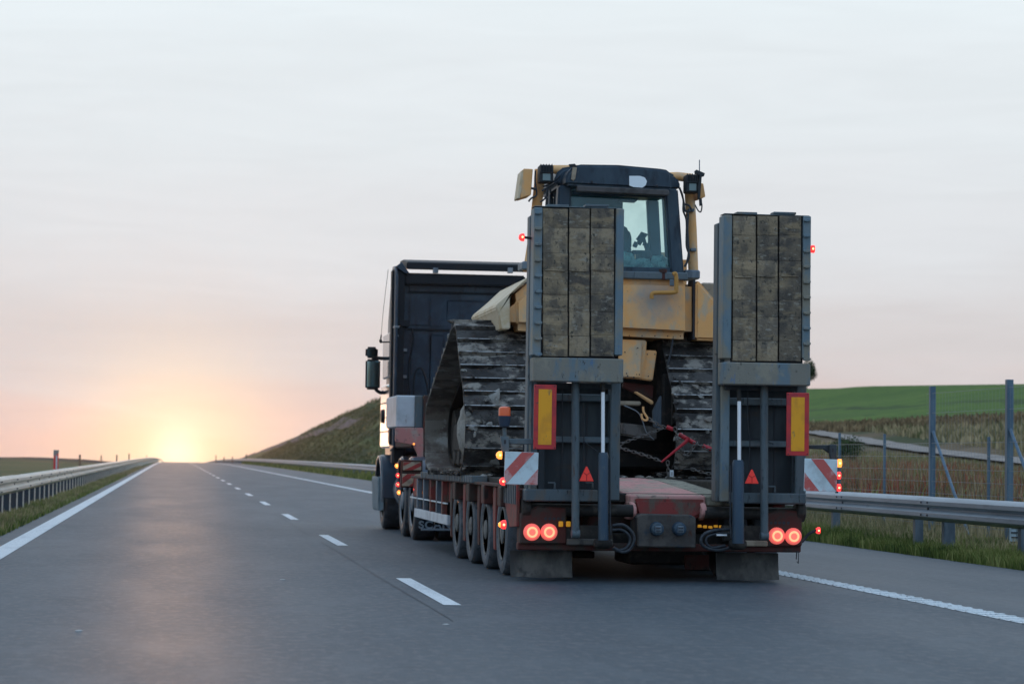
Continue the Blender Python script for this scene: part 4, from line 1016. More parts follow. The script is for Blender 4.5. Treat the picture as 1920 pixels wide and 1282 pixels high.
# roof spoiler standing proud of the cab roof with a gap below
a, b = P(748, 490, Yk), P(985, 501, Yk)
m = MB(); m.prism([(36.12, PZ(850, 493, 36.12)), (36.12, PZ(850, 507, 36.12)), (36.9, PZ(850, 505, 36.9)), (37.25, PZ(850, 500, 37.25)), (37.3, PZ(850, 492, 37.3)), (36.8, PZ(850, 489, 36.8))], 'x', 3.42, 5.72); m.build('roof_spoiler', CABD, tk, bevel=.015)
for px in (817, 957):
    m = MB(); m.pb(px-5, 502, px+5, 512, Yk - .3, .06); m.build('spoiler_bracket', SILV, tk, bevel=.006)
kp('roof_brow', 758, 514, 985, 535, .20, CABD, .02)
m = MB(); m.prism([(PX(750, 497, Yk), PZ(750, 494, Yk)), (PX(765, 514, Yk), PZ(765, 516, Yk)), (PX(757, 516, Yk), PZ(757, 516, Yk)), (PX(738, 500, Yk), PZ(738, 503, Yk))], 'y', Yk - .3, Yk + .4); m.build('corner_fairing', CABM, tk, bevel=.01)
# left door side: glass, panel, handle, steps
MB().box(3.285, 3.345, 37.35, 38.55, 2.35, 3.05).build('side_window', M('dark_glass', (.05, .07, .09), .08, .3), tk, bevel=.02)
MB().box(3.27, 3.36, 36.9, 38.65, 1.25, 2.25).build('door', M('cab_side_paint', (.10, .11, .14), .12, .4, coat=1), tk, bevel=.03)
for z in (1.50, 1.72, 1.95): MB().box(3.262, 3.272, 36.95, 38.6, z, z + .014).build('door_line', CABD, tk)
m = MB(); m.lathe(P(717, 780, 37.2), [(-.03, .04), (-.02, .10), (.03, .11)], 'x', 20); m.build('fuel_cap', CABD, tk)
MB().box(3.25, 3.4, 37.3, 38.6, .55, 1.12).build('step_panel', CABD, tk, bevel=.03)
m = MB(); m.box(3.25, 3.45, 36.2, 36.5, 1.0, 1.9); m.build('air_intake', CABD, tk, bevel=.03)
# fenders: arcs over each wheel
def fender(x0, x1, yc, zc, r, a0, a1, mat, name='fender', th=.03):
    prof = [(yc + (r+th)*math.cos(a), zc + (r+th)*math.sin(a)) for a in np.linspace(a0, a1, 14)] + [(yc + r*math.cos(a), zc + r*math.sin(a)) for a in np.linspace(a1, a0, 14)]
    m = MB(); m.prism([(float(a), float(b)) for a, b in prof], 'x', x0, x1); return m.build(name, mat, tk, bevel=.008)
TX = 3.23; TY = [32.75, 34.15, 37.45]
for y in TY[:2]: 
    fender(TX - .03, TX + .62, y, .52, .58, .25, 2.9, DFL); fender(kr - .62, kr, y, .52, .58, .25, 2.9, DFL)
    fender(TX - .05, TX - .028, y, .52, .56, .25, 2.9, SILV, 'fender_edge', .03)
fender(TX - .06, TX + .5, TY[2], .52, .60, -.2, 3.2, DFL); fender(TX - .085, TX - .06, TY[2], .52, .58, -.2, 3.3, SILV, 'fender_edge', .04); fender(kr - .5, kr, TY[2], .52, .60, -.2, 3.2, DFL)
TYB = M('clean_tyre', (.030, .034, .040), .55, layers=[((9, 9, 9), (.055, .062, .07), .45, .65, 5)]); RIMS = M('grey_wheel', (.12, .15, .18), .4, .5)
wheel_set(TX, TY, .505, .30, -1, tk, (TYB, RIMS)); wheel_set(TX + .33, TY[:2], .505, .28, -1, tk, (TYB, RIMS))
wheel_set(kr - .02, TY, .505, .30, 1, tk, (TYB, RIMS)); wheel_set(kr - .35, TY[:2], .505, .28, 1, tk, (TYB, RIMS))
MB().box(3.95, 5.05, 32.3, 39, .55, .95).build('chassis', GRIME, tk, bevel=.02)
for y in TY: MB().lathe((4.5, y, .5), [(-1.1, .08), (1.1, .08)], 'x', 10).build('axle', GRIME, tk, (4.5, y, .5))
# fuel tank with bands between the axles
m = MB(); m.prism([(3.28 + .30 + .30*math.cos(a), .62 + .30*math.sin(a)) for a in [k*math.pi/10 for k in range(20)]], 'y', 35.0, 36.3); m.build('fuel_tank', SILV, tk, bevel=.02)
for y in (35.05, 35.6, 36.1): 
    m = MB(); m.prism([(3.28 + .30 + .31*math.cos(a), .62 + .31*math.sin(a)) for a in [k*math.pi/10 for k in range(20)]], 'y', y, y + .05); m.build('tank_strap', GALP, tk)
m = MB(); m.box(3.22, 3.3, 34.9, 35.0, .98, 1.04); m.build('tank_bracket', SILV, tk, bevel=.01)
# front mudflap of rubber behind the front wheel
m = MB(); m.box(3.12, 3.20, 37.0, 38.1, .28, .8); m.build('rubber_skirt', M('blue_grey_skirt', (.14, .19, .21), .7, layers=[((9, 9, 4), (.07, .10, .12), .45, .65, 6)]), tk, bevel=.02, jitter=.03)
# rear mudflap of the unit, with raised lettering
a, c = P(765, 940, 32.05), P(850, 992, 32.05)
m = MB(); m.box(3.28, 5.72, 32.05, 32.07, .16, .42); fl = m.build('mudflap', CABD, tk, bevel=.004)
m = MB(); m.box(3.28, 5.72, 32.035, 32.085, .145, .175); m.build('mudflap_edge', GALV, fl, (4.5, 32.05, .16), bevel=.006)
cu = bpy.data.curves.new('lettering', 'FONT'); cu.body = 'SCANIA'; cu.size = .135; cu.extrude = .006; cu.space_character = 1.12; cu.offset = .004
to = bpy.data.objects.new('lettering_source', cu); COL.objects.link(to); bpy.context.view_layer.update()
me = bpy.data.meshes.new_from_object(to.evaluated_get(bpy.context.evaluated_depsgraph_get())); bpy.data.objects.remove(to)
for vtx in me.vertices: vtx.co.x *= 1.15
me.materials.append(GALV)
lo = bpy.data.objects.new('lettering', me); COL.objects.link(lo); lo.parent = fl; lo.rotation_euler = (math.pi/2, 0, 0)
lo.location = Vector((PX(785, 985, 32.04), 32.045, .178)) - world_loc(fl)
# mirrors and radio aerial
def rbox(name, a, b, c, d, Y, dep, mat, parent, bev):
    m = MB(); m.pb(a, b, c, d, Y, dep); return m.build(name, mat, parent, P((a+c)/2, (b+d)/2, Y), bevel=bev, seg=3)
mo = rbox('mirror', 686, 673, 713, 730, 38.2, .14, CABD, tk, .03); rbox('mirror_glass', 688.5, 677, 710, 725, 38.19, .012, CHR, mo, .005)
mo = rbox('mirror', 686, 650, 709, 671, 38.2, .14, CABD, tk, .035); rbox('mirror_glass', 689, 653, 706, 668, 38.19, .012, M('mirror_dark', (.06, .10, .11), .1, 1), mo, .005)
for pts in ([(700, 674), (703, 671), (722, 672), (735, 671)], [(704, 728), (708, 733), (716, 736), (726, 730)], [(700, 668), (700, 677)]):
    m = MB(); m.tube(smooth(pixpath(pts, 38.25)), .028, 8); m.build('mirror_arm', CABD, tk)
m = MB(); m.tube(smooth(pixpath([(729, 641), (715, 641), (714, 636), (715, 626), (719, 580), (728, 505)], 37.5)), [.012]*6+[.025]*6+[.012]*6+[.004]*13, 6); m.build('aerial', CABD, tk)

# ---------------------------------------------------------------- bulldozer
YEL = M('dusty_yellow_paint', (.76, .37, .125), .62, layers=[((2.5, 2.5, 2), (.70, .40, .18), .40, .62, 6), ((5, 5, 3), (.46, .37, .26), .50, .66, 6, .85), ((18, 18, 18), (.28, .17, .07), .62, .74, 5, .7)], bump=(90, .08, .002))
YELW = M('pale_tan_paint', (.60, .49, .34), .6, layers=[((4, 4, 4), (.50, .36, .20), .45, .65, 6)])  # paler tan than the yellow, on left shoulder and air box side
DCAB = M('dozer_cab_paint', (.022, .042, .062), .45, layers=[((5, 5, 2), (.035, .060, .080), .42, .62, 6), ((9, 9, 3), (.012, .022, .034), .50, .68, 5), ((14, 14, 8), (.12, .11, .10), .64, .76, 4, .6)])
TRK = M('muddy_track_steel', (.065, .060, .055), .85, .1, layers=[((4, 4, 7), (.032, .029, .027), .44, .56, 7), ((3, 3, 5), (.25, .225, .19), .50, .60, 7), ((16, 16, 16), (.018, .016, .015), .56, .68, 6)], bump=(26, .9, .02))
TRKE = M('worn_steel_edge', (.36, .36, .35), .5, .5, layers=[((12, 12, 12), (.10, .09, .08), .45, .62, 6)])
TRKI = M('muddy_track_inside', (.22, .195, .165), .9, layers=[((3, 4, 4), (.12, .095, .08), .44, .58, 6), ((4, 4, 4), (.36, .35, .32), .56, .66, 6)], bump=(20, .5, .012))
SOOT = M('greasy_black', (.008, .007, .006), .7, layers=[((7, 7, 7), (.032, .024, .018), .5, .7, 6)])
DK0 = .935
dz = thing('bulldozer', 'muddy yellow tracked bulldozer with dark cab tied down on the trailer', 'bulldozer', (4.5, 27.2, DK0))
# track loop
def hull(pts):
    pts = sorted(pts); 
    def half(ps):
        h = []
        for p in ps:
            while len(h) >= 2 and (h[-1][0]-h[-2][0])*(p[1]-h[-2][1]) - (h[-1][1]-h[-2][1])*(p[0]-h[-2][0]) <= 0: h.pop()
            h.append(p)
        return h
    a, b = half(pts), half(pts[::-1]); return a[:-1] + b[:-1]
circ = [(26.45, 2.17, .41), (25.66, 1.40, .415), (28.95, 1.40, .42)]
pts = [(cy + r*math.cos(a), cz + r*math.sin(a)) for cy, cz, r in circ for a in [k*math.pi/45 for k in range(90)]]
lp = hull(pts)[::-1]                       # clockwise: outside on the left of travel
seg = [math.dist(lp[i], lp[(i+1) % len(lp)]) for i in range(len(lp))]; tot = sum(seg); ns_ = 46; pitch = tot / ns_
def at(s):
    s %= tot
    for i in range(len(lp)):
        if s <= seg[i]: t = s/seg[i]; a, b = lp[i], lp[(i+1) % len(lp)]; return (a[0]+(b[0]-a[0])*t, a[1]+(b[1]-a[1])*t)
        s -= seg[i]
    return lp[0]
def shoe_mesh(wd, k):
    """one shoe: plate, grouser bar and caked mud between them"""
    h = pitch / 2; m = MB(); hw = wd / 2; nx = 12
    m.box(-hw, hw, -h*.96, h*.96, -.012, .012)
    m.prism([(-h*.98, .0), (-h*.80, .0), (-h*.86, .062), (-h*.97, .062)], 'x', -hw, hw)
    rr = random.Random(k*7+1); vs = []; fs = []
    rows = [-.80, -.45, -.05, .4, .8, .97]
    low = rr.uniform(-.4, .9)
    for j, rv in enumerate(rows):
        for i in range(nx + 1):
            u = i/nx*2-1; clump = .5 + .5*math.sin(u*rr.uniform(3.5, 4.5) + low*3)
            base_h = .022 + .042 * clump * (1 - .55*(j/5)) + rr.uniform(-.012, .016)
            if j == 5 or i in (0, nx): base_h = .008
            vs.append((u*hw*.992, rv*h, max(.006, base_h)))
    for j in range(len(rows)-1):
        for i in range(nx): c = j*(nx+1)+i; fs.append((c, c+1, c+nx+2, c+nx+1))
    me = bpy.data.meshes.new('track_shoe')
    b0 = len(m.v); m.add(vs, fs)
    me.from_pydata(m.v, [], m.f); me.materials.append(TRK); me.materials.append(TRKE); me.materials.append(TRKI)
    for i, p in enumerate(me.polygons):
        p.use_smooth = i >= 12
        if 6 <= i < 12: 
            if abs(p.normal.z) > .8 and p.center.z > .05: p.material_index = 1
        if i < 6 and p.normal.z < -.5: p.material_index = 2
    me.update(); return me
def track(x0, x1, seed):
    wd = x1 - x0; variants = [shoe_mesh(wd, seed*10+k) for k in range(6)]
    for i in range(ns_):
        a, b = at((i)*pitch), at((i+1)*pitch)
        c = ((a[0]+b[0])/2, (a[1]+b[1])/2); phi = math.atan2(b[1]-a[1], b[0]-a[0])
        o = bpy.data.objects.new('track_shoe', variants[R.randrange(6)]); COL.objects.link(o); o.parent = dz
        o.location = Vector(((x0+x1)/2 + R.uniform(-.004, .004), c[0], c[1])) - world_loc(dz); o.rotation_euler = (phi, R.uniform(-.006, .006), 0)
    # chain, frame, idlers, sprocket inside the loop
    xm = (x0 + x1)/2
    inner = [(cy + (r-.07)*math.cos(a), cz + (r-.07)*math.sin(a)) for cy, cz, r in circ for a in [k*math.pi/18 for k in range(36)]]
    inn = hull(inner); inn2 = [(p[0]+(27-p[0])*.03, p[1]+(1.6-p[1])*.09) for p in inn]
    m = MB(); n = len(inn)
    vs = [(xm-.12, *p) for p in inn] + [(xm+.12, *p) for p in inn] + [(xm-.12, *p) for p in inn2] + [(xm+.12, *p) for p in inn2]
    fs = []
    for i in range(n):
        j = (i+1) % n; fs += [(i, j, n+j, n+i), (2*n+j, 2*n+i, 3*n+i, 3*n+j), (i, 2*n+i, 2*n+j, j), (n+i, n+j, 3*n+j, 3*n+i)]
    m.add(vs, fs); m.build('track_chain', SOOT, dz, (xm, 27, 1.6))
    for cy, cz, r in circ[1:]:
        m = MB(); m.lathe((xm, cy, cz), [(-.09, .06), (-.09, r-.13), (-.05, r-.12), (-.03, r-.10), (.03, r-.10), (.05, r-.12), (.09, r-.13), (.09, .06)], 'x', 26); m.build('idler', GRIME, dz, (xm, cy, cz))
    cy, cz, r = circ[0]; m = MB(); m.lathe((xm, cy, cz), [(-.18, .1), (-.16, .22), (-.05, r-.11), (.05, r-.11), (.16, .22), (.18, .1)], 'x', 26)
    for k in range(13):
        a = k*2*math.pi/13; c = Vector((xm, cy+(r-.10)*math.cos(a), cz+(r-.10)*math.sin(a))); m.lathe(c, [(-.04, .03), (.04, .03)], 'x', 6)
    m.build('sprocket', GRIME, dz, (xm, cy, cz))
    m = MB(); m.prism([(25.9, 1.18), (28.7, 1.18), (28.5, 1.52), (26.2, 1.55)], 'x', xm-.14, xm+.14); m.build('roller_frame', SOOT, dz, bevel=.03)
    for k in range(7): 
        y = 26.0 + k*.42; m = MB(); m.lathe((xm, y, 1.13), [(-.13, .10), (-.10, .12), (.10, .12), (.13, .10)], 'x', 14); m.build('track_roller', GRIME, dz, (xm, y, 1.13))
TLX = (3.03, 3.82); TRX = (5.30, 6.06)
track(*TLX, 1); track(*TRX, 2)
# caked mud hanging on the left roller frame
def mudlump(x0, x1, y0, y1, z0, z1, seed, name='mud_cake'):
    rr = random.Random(seed); n1, n2 = 10, 12; vs = []; fs = []
    for j in range(n2+1):
        for i in range(n1+1):
            u, w_ = i/n1, j/n2; e = math.sin(math.pi*min(1, max(0, u)))**.35 * math.sin(math.pi*w_)**.35
            vs.append((x0 + (x1-x0)*(1-e) + rr.uniform(-.018, .018), y0+(y1-y0)*u, z0+(z1-z0)*w_ + rr.uniform(-.02, .02)))
    for j in range(n2):
        for i in range(n1): c = j*(n1+1)+i; fs.append((c, c+1, c+n1+2, c+n1+1))
    m = MB(); m.add(vs, fs); return m.build(name, MUDC, dz, (x0, y0, z0))
mudlump(3.05, 3.40, 25.30, 26.75, 1.00, 1.86, 5)
# body: fuel tank between and above the tracks with chamfered shoulders
YT = 25.75
def tp(name, pix, Y, dep, mat, bevel=.03, seg=3):
    m = MB(); m.pprism(pix, Y, dep); return m.build(name, mat, dz, P(pix[0][0], pix[0][1], Y), bevel=bevel, seg=seg)
TANKP = YEL.copy(); TANKP.name = 'scuffed_tank_paint'
n_ = TANKP.node_tree.nodes; l_ = TANKP.node_tree.links; b_ = n_['Principled BSDF']; src = b_.inputs['Base Color'].links[0].from_socket
ge_ = n_.new('ShaderNodeNewGeometry'); q = P(1232, 562, YT)
dst = n_.new('ShaderNodeVectorMath'); dst.operation = 'DISTANCE'; l_.new(ge_.outputs['Position'], dst.inputs[0]); dst.inputs[1].default_value = q
nn_ = n_.new('ShaderNodeTexNoise'); nn_.inputs['Scale'].default_value = 7; nn_.inputs['Detail'].default_value = 6; l_.new(ge_.outputs['Position'], nn_.inputs[0])
am_ = n_.new('ShaderNodeMath'); am_.operation = 'MULTIPLY_ADD'; l_.new(nn_.outputs[0], am_.inputs[0]); am_.inputs[1].default_value = .45; l_.new(dst.outputs['Value'], am_.inputs[2])
mr_ = n_.new('ShaderNodeMapRange'); mr_.interpolation_type = 'SMOOTHSTEP'; l_.new(am_.outputs[0], mr_.inputs[0]); mr_.inputs[1].default_value = .62; mr_.inputs[2].default_value = .25; mr_.inputs[3].default_value = 0; mr_.inputs[4].default_value = .65
mx_ = n_.new('ShaderNodeMix'); mx_.data_type = 'RGBA'; l_.new(mr_.outputs[0], mx_.inputs['Factor']); l_.new(src, mx_.inputs[6]); mx_.inputs[7].default_value = (.26, .26, .25, 1); l_.new(mx_.outputs[2], b_.inputs['Base Color'])
tp('rear_tank', [(958, 618), (957, 560), (994, 528), (1020, 516), (1300, 521), (1300, 636), (1150, 628)], YT, 1.0, TANKP, .09, 5)
tp('tank_side_panel', [(1303.5, 637), (1303.5, 525), (1312, 528), (1340, 560), (1375, 596), (1375, 640)], YT, 1.0, YEL)
pbx('tank_seam', 1300, 524, 1303.5, 636, YT + .03, .3, DARK, dz, 0)
tp('left_shoulder', [(949, 617), (940, 618), (934, 586), (930, 578), (931, 571), (962, 545), (990, 519), (994, 522), (958, 553), (956, 562), (957, 617)], YT + .02, 2.2, YELW, .012, 2)
pbx('hood', 1040, 470, 1290, 620, YT + 2.0, 1.9, YEL, dz, .08, seg=3)
pbx('cab_sill', 1040, 508, 1290, 522, YT + .02, .3, FRAME, dz, .01)
# bright scuffed patch on the tank
# hidden machine belly between the tracks
pbx('belly', 1130, 640, 1285, 905, YT + .9, 1.8, SOOT, dz, .05)
pbx('final_drive', 1232, 636, 1262, 800, YT + .3, .5, SOOT, dz, .04)
tp('rear_hatch', [(1166, 636), (1213, 638), (1211, 668), (1203, 711), (1166, 708)], YT + .12, .10, YEL, .012, 2)
tp('rear_hatch', [(1160, 640), (1204, 641), (1201, 708), (1160, 706)], YT + .08, .03, YEL, .008, 2)
tp('rear_hatch', [(1207, 656), (1232, 657), (1224, 714), (1200, 711)], YT + .16, .10, YEL, .012, 2)
tp('belly_plate', [(1166, 792), (1232, 800), (1232, 826), (1200, 822), (1166, 815)], YT + .25, .3, M('worn_plate', (.16, .14, .125), .7, .2, layers=[((6, 6, 6), (.08, .07, .06), .45, .65, 6)], bump=(30, .4, .01)), .02)
tp('belly_plate', [(1160, 751), (1202, 752), (1202, 760), (1160, 759)], YT + .15, .2, BEI, .01)
tp('cross_strut', [(1189, 735), (1193, 733), (1226, 752), (1224, 759)], YT + .12, .08, YEL, .01)
tp('brown_cover', [(1170, 716), (1226, 722), (1224, 748), (1192, 738), (1168, 726)], YT + .3, .1, REDD, .01)
tp('grey_bracket', [(1238, 742), (1242, 742), (1243, 806), (1226, 800), (1224, 770)], YT + .2, .06, GALP, .006)
pbx('upright', 1243, 700, 1262, 800, YT + .1, .1, SOOT, dz, .02)
m = MB(); m.tube(smooth(pixpath([(1262, 630), (1258, 660), (1250, 690)], YT + .1)), .012, 6); m.build('hydraulic_line', HOSE, dz)
m = MB(); m.tube(smooth(pixpath([(1170, 760), (1195, 772), (1205, 790), (1212, 810), (1226, 824)], YT - .05)), .006, 5); m.build('loose_wire', WIRE, dz)
pbx('rear_crossbar', 1150, 850, 1290, 880, YT + .6, .3, SOOT, dz, .03)
# lower sill plate seen right of the chain
pbx('track_guard', 1270, 880, 1345, 893, YT + .05, .2, BEI, dz, .02)
# ---- cab with see-through panes
YC = 26.15
q0, q1 = P(1050, 520, YC), P(1284, 520, YC)
t0, t1 = P(1058, 330, YC), P(1264, 330, YC)
zc0, zc1 = P(1160, 516, YC).z, P(1160, 350, YC).z
dep = 1.15
def post(xa, xb, y, wx, wy, mat=DCAB, name='cab_pillar'):
    vs = []
    for x, z in ((xa, zc0), (xb, zc1)):
        vs += [(x - wx/2, y, z), (x + wx/2, y, z), (x + wx/2, y + wy, z), (x - wx/2, y + wy, z)]
    m = MB(); m.add(vs, [(3,2,1,0), (4,5,6,7), (0,1,5,4), (1,2,6,5), (2,3,7,6), (3,0,4,7)]); return m.build(name, mat, dz, (xa, y, zc0), bevel=.02, seg=3)
xl0, xl1 = PX(1052, 516, YC), PX(1060, 350, YC); xr0, xr1 = PX(1271, 516, YC), PX(1259, 350, YC)
post(xl0, xl1, YC, .15, .16); post(xr0, xr1, YC, .15, .16)
post(xl0 + .02, xl1 + .02, YC + dep, .09, .09); post(xr0 + .0, xr1 + .02, YC + dep, .14, .09)
post(xl0, xl1, YC + .6, .05, .07, DCAB, 'door_pillar'); post(xr0 + .0, xr1 + .02, YC + .5, .04, .07, DCAB, 'door_pillar')
# solid lower walls and a panel that closes the front left part of the cab
MB().box(xl0 - .05, xr0 + .05, YC + .01, YC + dep + .08, zc0 - .25, zc0 + .0).build('cab_floor', DCAB, dz, bevel=.02)
MB().box(xl0 + .1, PX(1167, 440, YC + dep), YC + dep, YC + dep + .04, zc0, zc1).build('front_panel', DCAB, dz)
m = MB(); m.pprism([(1160, 378), (1190, 380), (1200, 372), (1248, 374), (1262, 376), (1262, 360), (1160, 358)], YC + dep - .05, .05); m.build('front_header', DCAB, dz)
MB().pb(1160, 492, 1262, 520, YC + dep, .05).build('front_lower_panel', DCAB, dz)
# roof
m = MB(); m.pprism([(1062, 347), (1061, 333), (1066, 322), (1076, 311), (1090, 308), (1160, 309), (1238, 316), (1250, 318), (1259, 325), (1261, 340), (1262, 356)], YC - .16, .35); m.build('roof_cowl', DCAB, dz, bevel=.03, seg=3)
m = MB(); m.pprism([(1040, 335), (1046, 322), (1056, 314), (1080, 310), (1250, 319), (1270, 330), (1276, 345), (1276, 358), (1040, 350)], YC + .16, dep); m.build('roof', DCAB, dz, bevel=.04, seg=3)
m = MB(); m.pprism([(1082, 348), (1254, 356), (1256, 364), (1250, 367), (1083, 359)], YC - .22, .10); m.build('light_bar', M('grey_brown_bar', (.075, .068, .065), .6, layers=[((9, 9, 9), (.04, .036, .034), .45, .65, 5)]), dz, bevel=.01)
m = MB(); m.pprism([(1180, 330), (1200, 330), (1209, 333), (1213, 340), (1211, 347), (1205, 352), (1188, 351), (1180, 348)], YC - .166, .006); m.build('roof_sticker', M('sticker_white', (.80, .84, .84), .5), dz)
for px, py in ((1110, 341), (1232, 349)):
    q = P(px, py, YC - .163); MB().lathe(q, [(-.01, .012), (.004, .016)], 'y', 8).build('roof_bolt', DARK, dz, q)
m = MB(); m.pprism([(1074, 313), (1082, 314), (1079, 336), (1075, 339), (1071, 336)], YC - .19, .02); m.build('roof_hinge', BEI, dz, bevel=.004)
m = MB(); m.pprism([(1067, 308), (1078, 307), (1082, 312), (1070, 312)], YC - .2, .06); m.build('hinge_knob', DARK, dz, bevel=.004)
# glass
def glassmat(name, tint, k):
    m = bpy.data.materials.new(name); m.use_nodes = True; n = m.node_tree.nodes; l = m.node_tree.links
    n.remove(n['Principled BSDF']); tr_ = n.new('ShaderNodeBsdfTransparent'); tr_.inputs[0].default_value = (*tint, 1)
    g = n.new('ShaderNodeBsdfGlossy'); g.inputs['Roughness'].default_value = .06; g.inputs[0].default_value = (.8, .9, .95, 1)
    d = n.new('ShaderNodeBsdfDiffuse'); d.inputs[0].default_value = (.14, .38, .46, 1)
    ge = n.new('ShaderNodeNewGeometry'); t = n.new('ShaderNodeTexNoise'); t.inputs['Scale'].default_value = 4; t.inputs['Detail'].default_value = 6; l.new(ge.outputs['Position'], t.inputs[0])
    a = n.new('ShaderNodeMath'); a.operation = 'MULTIPLY'; a.inputs[1].default_value = k; l.new(t.outputs[0], a.inputs[0])
    x1 = n.new('ShaderNodeMixShader'); l.new(a.outputs[0], x1.inputs[0]); l.new(tr_.outputs[0], x1.inputs[1]); l.new(d.outputs[0], x1.inputs[2])
    f = n.new('ShaderNodeFresnel'); f.inputs[0].default_value = 1.45; x2 = n.new('ShaderNodeMixShader')
    l.new(f.outputs[0], x2.inputs[0]); l.new(x1.outputs[0], x2.inputs[1]); l.new(g.outputs[0], x2.inputs[2]); l.new(x2.outputs[0], n['Material Output'].inputs[0]); return m
GL = glassmat('dusty_green_glass', (.84, .98, .95), .24)
def pane(y, a0, a1, b0, b1, mat=GL):
    m = MB(); m.add([(a0, y, zc0 + .02), (b0, y, zc0 + .02), (b1, y, zc1 + .02), (a1, y, zc1 + .02), (a0, y + .008, zc0 + .02), (b0, y + .008, zc0 + .02), (b1, y + .008, zc1 + .02), (a1, y + .008, zc1 + .02)], [(0,1,2,3), (7,6,5,4), (0,4,5,1), (1,5,6,2), (2,6,7,3), (3,7,4,0)]); return m.build('window_pane', mat, dz, (a0, y, zc0))
pane(YC + .06, xl0 + .05, xl1 + .05, xr0 - .05, xr1 - .05)
pbx('window_frame', 1068, 500, 1268, 510, YC + .02, .05, DCAB, dz, .01); pbx('window_frame', 1075, 360, 1258, 368, YC + .02, .05, DCAB, dz, .01)
# interior
SEAT = M('seat_cloth', (.02, .03, .035), .8)
m = MB(); m.pprism([(1128, 425), (1136, 416), (1172, 424), (1181, 430), (1185, 445), (1185, 462), (1181, 468), (1184, 480), (1188, 490), (1120, 490), (1126, 450)], YC + .8, .16); m.build('driver_seat', SEAT, dz, bevel=.03, seg=2)
pbx('armrest', 1186, 469, 1212, 473, YC + .9, .3, SEAT, dz, .01); pbx('armrest_post', 1186, 470, 1190, 492, YC + .9, .1, SEAT, dz, .01)
pbx('console', 1204, 470, 1222, 484, YC + .9, .4, SEAT, dz, .015)
for pts, r in (([(1213, 470), (1209, 456), (1206, 446)], .022), ([(1214, 470), (1216, 458), (1219, 444)], .014), ([(1188, 457), (1195, 460)], .035), ([(1198, 452), (1206, 440), (1211, 444)], .042), ([(1197, 458), (1203, 448)], .03), ([(1206, 456), (1216, 461)], .024)):
    m = MB(); m.tube(pixpath(pts, YC + 1.0), r, 7); m.build('control_lever', SEAT, dz)
RAG = M('pale_rags', (.34, .50, .52), .85, layers=[((14, 14, 14), (.16, .30, .33), .45, .62, 5), ((40, 40, 40), (.45, .55, .55), .58, .7, 4)])
def rag(a, b, c, d, Y, seed):
    rr = random.Random(seed); m = MB(); q = P((a+c)/2, (b+d)/2, Y); w_, h = PX(c, b, Y)-PX(a, b, Y), PZ(a, b, Y)-PZ(a, d, Y); nn, mm = 16, 10; vs = []; fs = []
    for j in range(mm+1):
        for i in range(nn):
            th = j/mm*math.pi; ph = i/nn*2*math.pi; k = 1 + .16*math.sin(3*ph+seed+th*4) + rr.uniform(-.12, .12)
            vs.append((q.x + w_/2*math.sin(th)*math.cos(ph)*k, q.y + .12*math.sin(th)*math.sin(ph)*k, q.z + h/2*math.cos(th)*k))
    for j in range(mm):
        for i in range(nn): fs.append((j*nn+i, j*nn+(i+1)%nn, (j+1)*nn+(i+1)%nn, (j+1)*nn+i))
    m.add(vs, fs); return m.build('rag', RAG, None, q)
g = 'crumpled rags behind the rear window of the bulldozer cab'
tag(rag(1150, 474, 1192, 505, YC + .22, 1), 'pale crumpled rag behind the cab rear window, nearest the ramp', 'rag', g)
tag(rag(1186, 486, 1226, 506, YC + .25, 2), 'pale crumpled rag in the middle of the cab rear window', 'rag', g)
tag(rag(1218, 480, 1256, 506, YC + .22, 3), 'pale crumpled rag in the right corner of the cab rear window', 'rag', g)
# roll-over bars, work lamps, boxes
for pts, r, mt in (([(990, 510), (1001, 440), (1011, 345), (1012, 318)], .058, YEL), ([(1300, 512), (1297, 430), (1292, 345), (1290, 330)], .056, YEL)):
    m = MB(); m.tube(pixpath(pts, YC + .25), r, 14); m.build('rollbar_post', mt, dz)
for pts in ([(1012, 318), (1050, 318), (1085, 318)], [(1250, 332), (1270, 331), (1296, 334)]):
    m = MB(); m.tube(pixpath(pts, YC + .25), .05, 14); m.build('rollbar_cross', YEL, dz)
pbx('rollbar_foot', 1283, 506, 1313, 523, YC + .1, .35, GALP, dz, .015); pbx('rollbar_foot', 979, 490, 1003, 506, YC + .1, .35, GALP, dz, .015)
m = MB(); m.prism([(PX(978, 340, YC)+.02, PZ(978, 316, YC)), (PX(999, 340, YC), PZ(999, 317, YC)), (PX(996, 340, YC), PZ(996, 366, YC)), (PX(976, 340, YC), PZ(976, 372, YC))], 'y', YC + .0, YC + .3); m.build('air_box', YEL, dz, bevel=.008)
m = MB(); m.prism([(PX(971, 370, YC), PZ(971, 371, YC)), (PX(974.5, 370, YC), PZ(975, 372, YC)), (PX(984.5, 320, YC), PZ(985, 317, YC)), (PX(978, 320, YC), PZ(978, 321, YC))], 'y', YC + .005, YC + .3); m.build('air_box_side', YELW, dz)
m = MB(); m.pprism([(1311, 343), (1319, 344), (1323, 369), (1308, 374)], YC + .1, .3); m.build('air_box', YEL, dz, bevel=.008)
LGL = M('work_lamp_glass', (.16, .22, .22), .2); CAGE = M('work_lamp_cage', (.022, .026, .03), .6)
def worklamp(a, b, c, d):
    o = pbx('work_lamp', a, b, c, d, YC - .05, .18, CAGE, dz, .012); w_, h = c - a, d - b
    pbx('lamp_glass', a + w_*.22, b + h*.50, c - w_*.22, d - h*.10, YC - .058, .008, LGL, o, .003)
    for k in range(5): pbx('cooling_fin', a + w_*(.06+.2*k), b - 1.5, a + w_*(.12+.2*k), b + h*.38, YC - .075, .025, CAGE, o, .002)
    pbx('lamp_bar', a, b + h*.40, c, b + h*.46, YC - .07, .02, CAGE, o, .002)
worklamp(1012, 309, 1038, 342); worklamp(1287, 327, 1311, 361)
